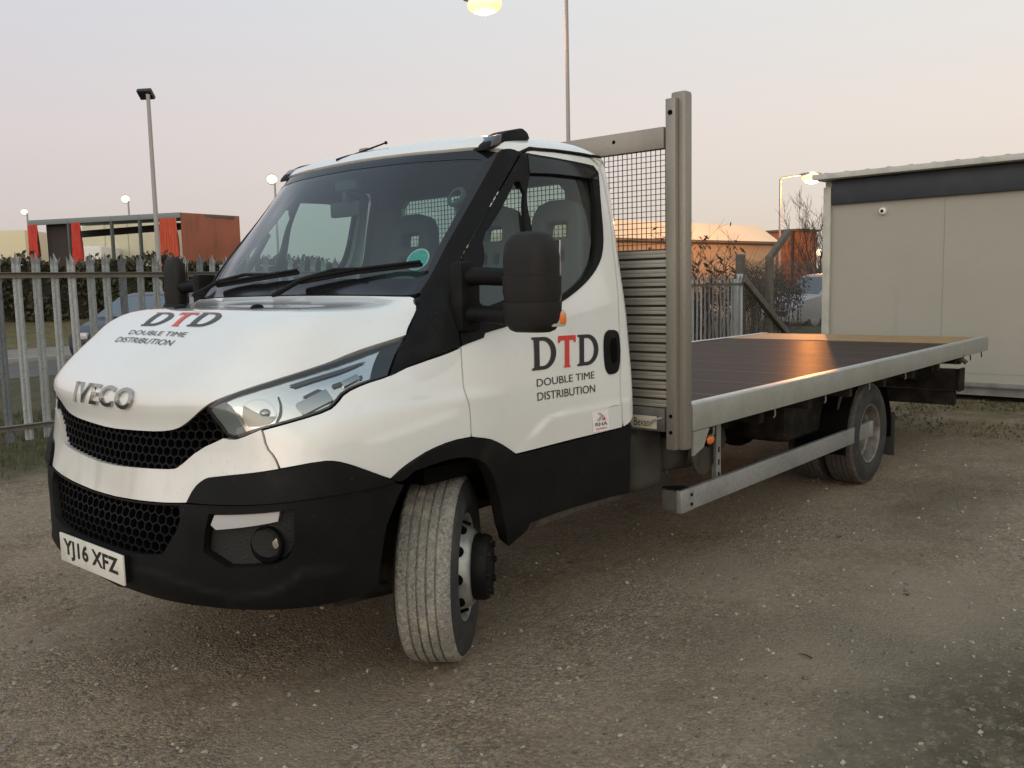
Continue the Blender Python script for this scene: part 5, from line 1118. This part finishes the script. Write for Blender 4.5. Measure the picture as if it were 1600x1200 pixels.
def branch(b, P, d, L, r, depth, spread=.5, up=.15, nseg=3, kids=(2, 4), minr=.006):
    pts = [Vector(P)]; rs = [r]; d = Vector(d).normalized()
    for i in range(nseg):
        d = (d+Vector(rng_.standard_normal(3))*.13+Vector((0, 0, up*.3))).normalized(); pts.append(pts[-1]+d*L/nseg); rs.append(max(minr*.6, r*(1-.5*(i+1)/nseg)))
    b.tube(pts, rs, 5 if depth > 1 else 3, cap=False)
    if depth > 0:
        for k in range(int(rng_.integers(kids[0], kids[1]+1))):
            i = int(rng_.integers(1, nseg+1)); q = Vector(rng_.standard_normal(3)); q = (q-d*q.dot(d)).normalized(); branch(b, pts[i], (d+q*spread+Vector((0, 0, up))), L*(.5+.3*rng_.random()), max(minr, rs[i]*.6), depth-1, spread, up, nseg, kids, minr)
BARK = mat('winter_bark', (.045, .036, .028), .9)
def bare_tree(P, h, label, depth=4):
    t = empty('bare_tree', P); tag(t, label, 'tree', 'bare trees'); b = MB(); b.tube([(0, 0, 0), (.03, .02, h*.18), (0, 0, h*.30)], [h*.018, h*.014, h*.011], 8); b.build('trunk', BARK, t)
    b = MB()
    for k in range(7): a = 6.28*k/7; branch(b, (0, 0, h*(.17+.02*k)), (math.cos(a)*.42, math.sin(a)*.42, 1), h*.42, h*.0085, depth, .42, .22, 3, (2, 4), .008)
    b.build('branches', BARK, t, smooth=False)
P0 = at_depth(40, 1281, 440); bare_tree((P0.x, P0.y, 0), 4.7, 'bare winter tree rising beside the site cabin')
P0 = at_depth(46, 1262, 440); bare_tree((P0.x, P0.y, 0), 3.1, 'smaller bare winter tree behind the cranked concrete post', 3)
def shrub(P, h, w_, n_, label, lf, nl=260, sz=.05):
    t = empty('shrub', P); tag(t, label, 'shrub', 'shrubs by the chain link fence'); b = MB(); tips = []
    for k in range(n_):
        x = w_*(rng_.random()-.5); y = .8*(rng_.random()-.5); a = rng_.random()*6.28; ln = .45*rng_.random(); hh = h*(.5+.5*rng_.random()); pts = [Vector((x, y, 0)), Vector((x+math.cos(a)*ln*.3, y+math.sin(a)*ln*.3, hh*.5)), Vector((x+math.cos(a)*ln*.8, y+math.sin(a)*ln*.8, hh*.9)), Vector((x+math.cos(a)*ln*1.4, y+math.sin(a)*ln*1.4, hh))]
        b.tube(pts, [.012, .010, .006, .004], 4, cap=False)
        for q in range(4): i = int(rng_.integers(1, 4)); branch(b, pts[i], (math.cos(rng_.random()*6.28), math.sin(rng_.random()*6.28), .6), .25+.35*rng_.random(), .006, 1, .6, .1, 2, (1, 3), .004)
        for q in range(int(nl/n_)):
            f = rng_.random(); p = pts[1].lerp(pts[2], f*2) if f < .5 else pts[2].lerp(pts[3], f*2-1); tips.append(p+Vector(rng_.standard_normal(3))*.13)
    b.build('stems', BARK, t, smooth=False); b = MB(); leaves(b, tips, sz, .28); b.build('foliage', lf, t, smooth=False)
DEAD = mat('dead_leaf', (.055, .036, .022), .9); 
shrub((18.3, 8.2, 0), 2.75, 3.4, 26, 'tall straggly weeds with dry brown leaves behind the gate', DEAD, 300, .10)
shrub((20.4, 7.7, 0), 1.9, 3.2, 42, 'tangle of dry brown stems behind the cranked concrete post', DEAD, 800, .07)
shrub((16.6, 7.6, 0), 1.55, 3.4, 40, 'low brown undergrowth behind the palisade gate', mat('brown_undergrowth', (.06, .045, .03), .95), 700, .07)
shrub((23.2, 8.3, 0), 2.0, 3.0, 44, 'dark bramble thicket by the white van', mat('bramble', (.035, .032, .02), .9), 1500, .07)
# ------------------------------------------------------------------ vehicles beyond the fences
def car(P, rz, paint, label, kind='hatchback'):
    t = empty('parked_car' if kind == 'hatchback' else 'parked_van', P, rz); tag(t, label, 'car' if kind == 'hatchback' else 'van')
    if kind == 'hatchback':
        prof = [(0, .32, .70), (.05, .50, .76), (.10, .68, .80), (.45, .86, .83), (.78, .95, .84), (.85, .97, .84), (1.75, 1.46, .62), (2.3, 1.53, .60), (3.3, 1.52, .60), (3.75, 1.40, .62), (4.05, .98, .80), (4.18, .60, .80), (4.2, .32, .74)]; ws = (5, 6); belt = .95; L_c = 4.2; wx = (.82, 3.42); roof0, roof1 = 6, 9
    else:
        prof = [(0, .35, .78), (.06, .7, .84), (.5, .98, .88), (.95, 1.08, .90), (1.05, 1.10, .90), (1.75, 1.72, .76), (2.0, 1.80, .75), (4.6, 1.80, .76), (4.75, 1.75, .78), (4.8, .9, .86), (4.8, .35, .84)]; ws = (4, 5); belt = 1.08; L_c = 4.8; wx = (.9, 3.8); roof0, roof1 = 5, 8
    vs = []; fs = []; n = len(prof)
    for x, z, hw in prof:
        zb = .28; zm = min(z, belt); wlow = .86 if z > .6 else hw
        sec = [(-wlow*.96, zb), (-max(hw, wlow), zb+.12*(z > .5)), (-max(hw, .86 if z > .6 else hw), zm-.02)]
        sec += [(-hw*1.0, z-.03), (-hw*.93, z), (0, z+.02), (hw*.93, z), (hw, z-.03)]; sec += [(-a, b_) for a, b_ in sec[2::-1]]
        vs += [(x, a, b_) for a, b_ in sec]
    m_ = len(sec)
    for i in range(n-1):
        for k in range(m_-1): fs.append((i*m_+k, i*m_+k+1, (i+1)*m_+k+1, (i+1)*m_+k))
    fs.append(tuple(range(m_))); fs.append(tuple(range((n-1)*m_, n*m_))[::-1]); o = pydata('body', vs, fs, paint, t, sharp=40)
    gl = mat('car_glass', (.05, .065, .075), .08, coat=.5, spec=.8)
    a, b2 = prof[ws[0]], prof[ws[1]]; e = .012; b = MB(); b.quad([(a[0]+.05, -a[2]*.86, a[1]+.05+e), (a[0]+.05, a[2]*.86, a[1]+.05+e), (b2[0]-.06, b2[2]*.9, b2[1]-.02+e), (b2[0]-.06, -b2[2]*.9, b2[1]-.02+e)]); b.build('windscreen', gl, t, smooth=False)
    for sg in (-1, 1):
        x0, x1 = prof[ws[0]][0]+.32, prof[roof1+0][0]-.05; hw = prof[ws[1]][2]; zt = prof[ws[1]][1]-.06
        b = MB(); b.quad([(x0, sg*(.868), belt+.0), (x1+.1, sg*.868, belt+.0), (x1-.15, sg*(hw+.035), zt), (prof[ws[1]][0]+.05, sg*(hw+.035), zt)]); b.build('side_window', gl, t, smooth=False)
        b = MB(); b.box((.10, sg*.58, .66), (.12, .30, .14), bev=.04); b.build('headlight', LENSW, t)
        b = MB(); b.box((prof[ws[0]][0]+.45, sg*.97, belt+.06), (.12, .16, .12), bev=.04); b.build('door_mirror', paint, t)
        for x in wx:
            w_ = empty('wheel', (x, sg*.76, .31)); w_.parent = t; b = MB(); b.cyl((0, -.1, 0), (0, .1, 0), .31, seg=28, bev=.03); b.build('tyre', TYRE, w_); b = MB(); b.cyl((0, sg*.09, 0), (0, sg*.112, 0), .19, seg=20, bev=.01); b.build('rim', STEELP, w_)
    b = MB(); b.box((.03, 0, .52), (.05, 1.0, .18), bev=.02); b.build('grille', GLOSSB, t); b = MB(); b.box((-.005, 0, .36), (.015, .5, .11)); b.build('number_plate', MAT['plate_white'], t)
    return t
PC = at_depth(18.3, 168, 560); car((PC.x, PC.y, .01), R(36), mat('navy_paint', (.008, .012, .034), .35, coat=.15, spec=.3), 'dark blue car on the road seen through the palisade fence')
car((25.6, 9.3, -.12), R(-25), mat('van_white', (.36, .36, .38), .4, coat=.2), 'white van parked behind the chain link fence', 'van')
# open sided red lorry body
A, Bl, Br = Vector((16.596, 30.612, 0)), Vector((13.527, 37.713, 0)), Vector((19.431, 30.869, 0))
dl_, dr_ = (Bl-A), (Br-A); LL, LR = dl_.length, dr_.length; dl_.normalize(); dr_.normalize()
tr = empty('curtain_lorry', A); tag(tr, 'red curtain sided lorry body with its side curtains drawn open', 'lorry'); ZT, ZB = 4.75, 2.0
RED = mat('red_end_panel', (.27, .083, .045), .6, noise=[(.8, .4, .7, (.21, .07, .04)), (3, .55, .75, (.17, .06, .035), (1, 1, .2))]); CUR = mat('red_curtain', (.62, .045, .028), .55); TEAL = mat('lorry_frame', (.07, .085, .085), .5); INN = mat('lorry_inside', (.035, .026, .022), .8)
def lx(u, v=380):
    P = plane_hit(A, Bl, u, v); return (P-A).dot(dl_), P.z
b = MB(); p0, p1 = Vector((0, 0, ZB)), dr_*LR+Vector((0, 0, ZB)); b.beam(p0+Vector((0, 0, (ZT-ZB)/2)), p1+Vector((0, 0, (ZT-ZB)/2)), .08, ZT-ZB, bev=.02); ep = b.build('end_panel', RED, tr)
b = MB(); nn = Vector((-dl_.y, dl_.x, 0)); nn = nn if nn.dot(dr_) > 0 else -nn
mx = frame((0, 0, 0), dl_, dr_)
b.prism([(0, 0), (LL, 0), (LL+dr_.dot(dl_)*LR, 2.4), (dr_.dot(dl_)*LR, 2.4)], frame((0, 0, ZT-.02), dl_, nn), .10) ; b.build('roof', TEAL, tr)
b = MB(); b.beam((0, 0, ZT-.10), dl_*LL+Vector((0, 0, ZT-.10)), .10, .22, bev=.02); b.build('roof_rail', mat('rail_teal', (.16, .19, .19), .5), tr)
b = MB(); b.prism([(0, 0), (LL, 0), (LL, 2.3), (0, 2.3)], frame((0, 0, ZB), dl_, nn), .14); b.build('floor', TEAL, tr)
for u in (109, 176, 220): s_, z = lx(u); b = MB(); b.box(dl_*s_+nn*.02+Vector((0, 0, (ZB+ZT)/2)), (.12, .12, ZT-ZB), bev=.015); b.build('side_post', TEAL, tr)
b = MB(); s0, s1 = lx(62)[0], lx(109)[0]; b.beam(dl_*s0+nn*.45+Vector((0, 0, 3.3)), dl_*s1+nn*.45+Vector((0, 0, 3.3)), .06, 2.6); b.build('bulkhead', INN, tr)
b = MB(); b.beam(dl_*lx(56)[0]+nn*2.3+Vector((0, 0, 4.25)), dl_*0+nn*2.3+Vector((0, 0, 4.45)), .05, .30); b.build('roof_lining', INN, tr)
def curtain(u0, u1, fan):
    s0, s1 = lx(u0)[0], lx(u1)[0]; b = MB(); nn_ = 26; rows = []
    for j in range(7):
        z = ZT-.2-(ZT-ZB-.2)*j/6; k_ = 1+fan*(j/6)*(.6+.4*math.sin(j)); rows.append([b.bm.verts.new(dl_*((s0+s1)/2+(s0-s1)*k_*(i/nn_-.5))-nn*(.05+.09*math.sin(i*1.9+j*.35)+.03*math.sin(i*.7+j))+Vector((0, 0, z))) for i in range(nn_+1)])
    for j in range(6):
        for i in range(nn_): b.bm.faces.new((rows[j][i], rows[j][i+1], rows[j+1][i+1], rows[j+1][i]))
    b.build('curtain', CUR, tr, sharp=0)
curtain(47, 62, .15); curtain(115, 129, .35); CUR = mat('faded_curtain', (.55, .085, .035), .6); curtain(252, 279, .55)
PALE = mat('pale_trailer', (.52, .48, .34), .6, noise=[(.7, .4, .7, (.42, .39, .28))])
def box_trailer(px0, px1, vt, dep, label, depth_=2.4, m=PALE):
    a, c_ = at_depth(dep, px0, vt), at_depth(dep, px1, vt); t = empty('box_trailer', (a.x, a.y, 0)); tag(t, label, 'trailer'); d = Vector((c_.x-a.x, c_.y-a.y, 0)); L = d.length; d.normalize(); nn = Vector((-d.y, d.x, 0)); nn = nn if nn.dot(FW) > 0 else -nn
    b = MB(); b.xf = frame((0, 0, 0), d, nn) if frame((0, 0, 0), d, nn).to_3x3().determinant() > 0 else Matrix.Identity(4)
    zt = a.z; sgn = 1 if b.xf.to_3x3()[2][2] > 0 else -1; b.box((L/2, depth_/2, sgn*(zt+1.6)/2), (L, depth_, zt-1.6), bev=.12); bd = b.build('body', m, t)
    b = MB(); b.xf = frame((0, 0, 0), d, nn)
    for k in range(1, int(L/1.2)): b.box((k*1.2, -.01, sgn*(zt+1.6)/2), (.03, .03, zt-1.9))
    b.build('seam', mat('trailer_seam', (.38, .35, .25), .6), bd); b = MB(); b.xf = frame((0, 0, 0), d, nn)
    b.box((L/2, depth_/2, sgn*1.45), (L*.9, depth_*.8, .3)); b.build('chassis', TEAL, t); b = MB(); b.xf = frame((0, 0, 0), d, nn)
    for k in (.2, .3, .8): b.cyl((L*k, .0, sgn*1.3), (L*k, .4, sgn*1.3), .45)
    b.build('wheel', TYRE, t); return t
box_trailer(126, 262, 346, 46, 'pale box trailer visible through the open red lorry body')
box_trailer(-60, 39, 361, 50, 'cream box trailer at the far left edge beyond the hedge', m=mat('cream_trailer', (.62, .54, .36), .6))
box_trailer(82, 158, 386, 44, 'low white box-shaped van glimpsed under the open red lorry body', m=mat('far_van_white', (.7, .68, .62), .5))  # a parked white van, only shaped by the box trailer function
# ------------------------------------------------------------------ buildings in the distance
W1, W2 = at_depth(52, 925, 400), at_depth(64, 1212, 400); d = Vector((W2.x-W1.x, W2.y-W1.y, 0)); L = d.length; d.normalize(); nn = Vector((-d.y, d.x, 0)); nn = nn if nn.dot(FW) > 0 else -nn
wh = empty('warehouse', (W1.x, W1.y, 0)); tag(wh, 'long low warehouse with a pale cream roof tinted as lamplit behind the headboard', 'warehouse')
z_e = plane_hit(W1, W2, 1085, 377).z; z_r = 6.9; zr_at = plane_hit(W1, W2, 1085, 355)
b = MB(); b.xf = frame((0, 0, 0), d, nn); b.box((L/2, 8, z_e/2), (L, 16, z_e)); wa = b.build('wall', mat('warehouse_wall', (.30, .235, .165), .8, noise=[(.3, .4, .7, (.25, .20, .14))]), wh)
b = MB(); b.xf = frame((0, 0, 0), d, nn); rz = z_e+1.75
rz = z_e+1.30; b.quad([(-.3, -.3, z_e-.02), (L+.3, -.3, z_e-.02), (L-.4, 1.2, rz), (-.3, 1.2, rz)]); b.quad([(-.3, 1.2, rz), (L-.4, 1.2, rz), (L+.3, 16.3, z_e), (-.3, 16.3, z_e)]); b.quad([(L+.3, -.3, z_e-.02), (L+.3, 16.3, z_e), (L-.4, 1.2, rz), (L-.4, 1.19, rz-.001)]); b.quad([(-.3, -.3, z_e-.02), (-.3, 1.2, rz), (-.3, 1.21, rz), (-.3, 16.3, z_e)])
b.build('roof', mat('warehouse_roof', (.72, .60, .42), .6, noise=[(.25, .4, .7, (.62, .52, .36))]), wh, smooth=False)  # warm sodium lamplight is mixed into the roof's cream base colour
b = MB(); b.xf = frame((0, 0, 0), d, nn); b.beam((-.3, -.34, z_e), (L+.3, -.34, z_e), .12, .16); b.build('gutter', mat('gutter_brown', (.10, .08, .06), .7), wh)
B1, B2 = at_depth(74, 1150, 400), at_depth(70, 1247, 400); d = Vector((B2.x-B1.x, B2.y-B1.y, 0)); L = d.length; d.normalize(); nn = Vector((-d.y, d.x, 0)); nn = nn if nn.dot(FW) > 0 else -nn
bk = empty('brick_building', (B1.x, B1.y, 0)); tag(bk, 'orange brick building beyond the warehouse roof', 'building')
zt = at_depth(70, 1240, 361).z; BRK = mat('orange_brick', (.36, .125, .05), .85, noise=[(2.5, .4, .65, (.27, .09, .04)), (9, .5, .7, (.20, .075, .035))])
b = MB(); b.xf = frame((0, 0, 0), d, nn); b.box((L/2, 1.5, zt/2), (L, 3, zt)); b.build('wall', BRK, bk)
b = MB(); b.xf = frame((0, 0, 0), d, nn); b.box((L/2, 1.5, zt+.08), (L+.3, 3.3, .18)); b.build('roof', mat('brick_coping', (.12, .07, .05), .8), bk)
b = MB(); b.xf = frame((0, 0, 0), d, nn); b.box((L-.35, -.2, zt/2), (.14, .2, zt)); b.build('drainpipe', mat('pipe_black', (.04, .03, .03), .7), bk)
b = MB(); b.xf = frame((0, 0, 0), d, nn); b.cyl((L+.30, .5, 0), (L+.30, .5, zt-.15), .55, seg=20); b.build('stair_tower', BRK, bk)
# low dark tree line closing the horizon
def treeline(x0, x1, y0, y1, n_, h, label):
    b = MB(); pts = []
    for k in range(n_):
        f = rng_.random(); x, y = x0+(x1-x0)*f, y0+(y1-y0)*f; top = h*(.55+.3*math.sin(f*37)*math.sin(f*13)+.2*math.sin(f*90)); pts.append((x+rng_.standard_normal(), y+rng_.standard_normal()*2, max(.2, top*rng_.random()**.6)))
    leaves(b, pts, .55, .8); tag(b.build('far_trees', mat('far_foliage', (.05, .045, .032), .9), None, smooth=False), label, 'trees', kind='stuff')
treeline(-40, 120, 110, 95, 9000, 5, 'dark line of distant trees behind the yards'); treeline(90, 130, 95, -60, 7000, 5.5, 'dark line of distant trees behind the site cabin')
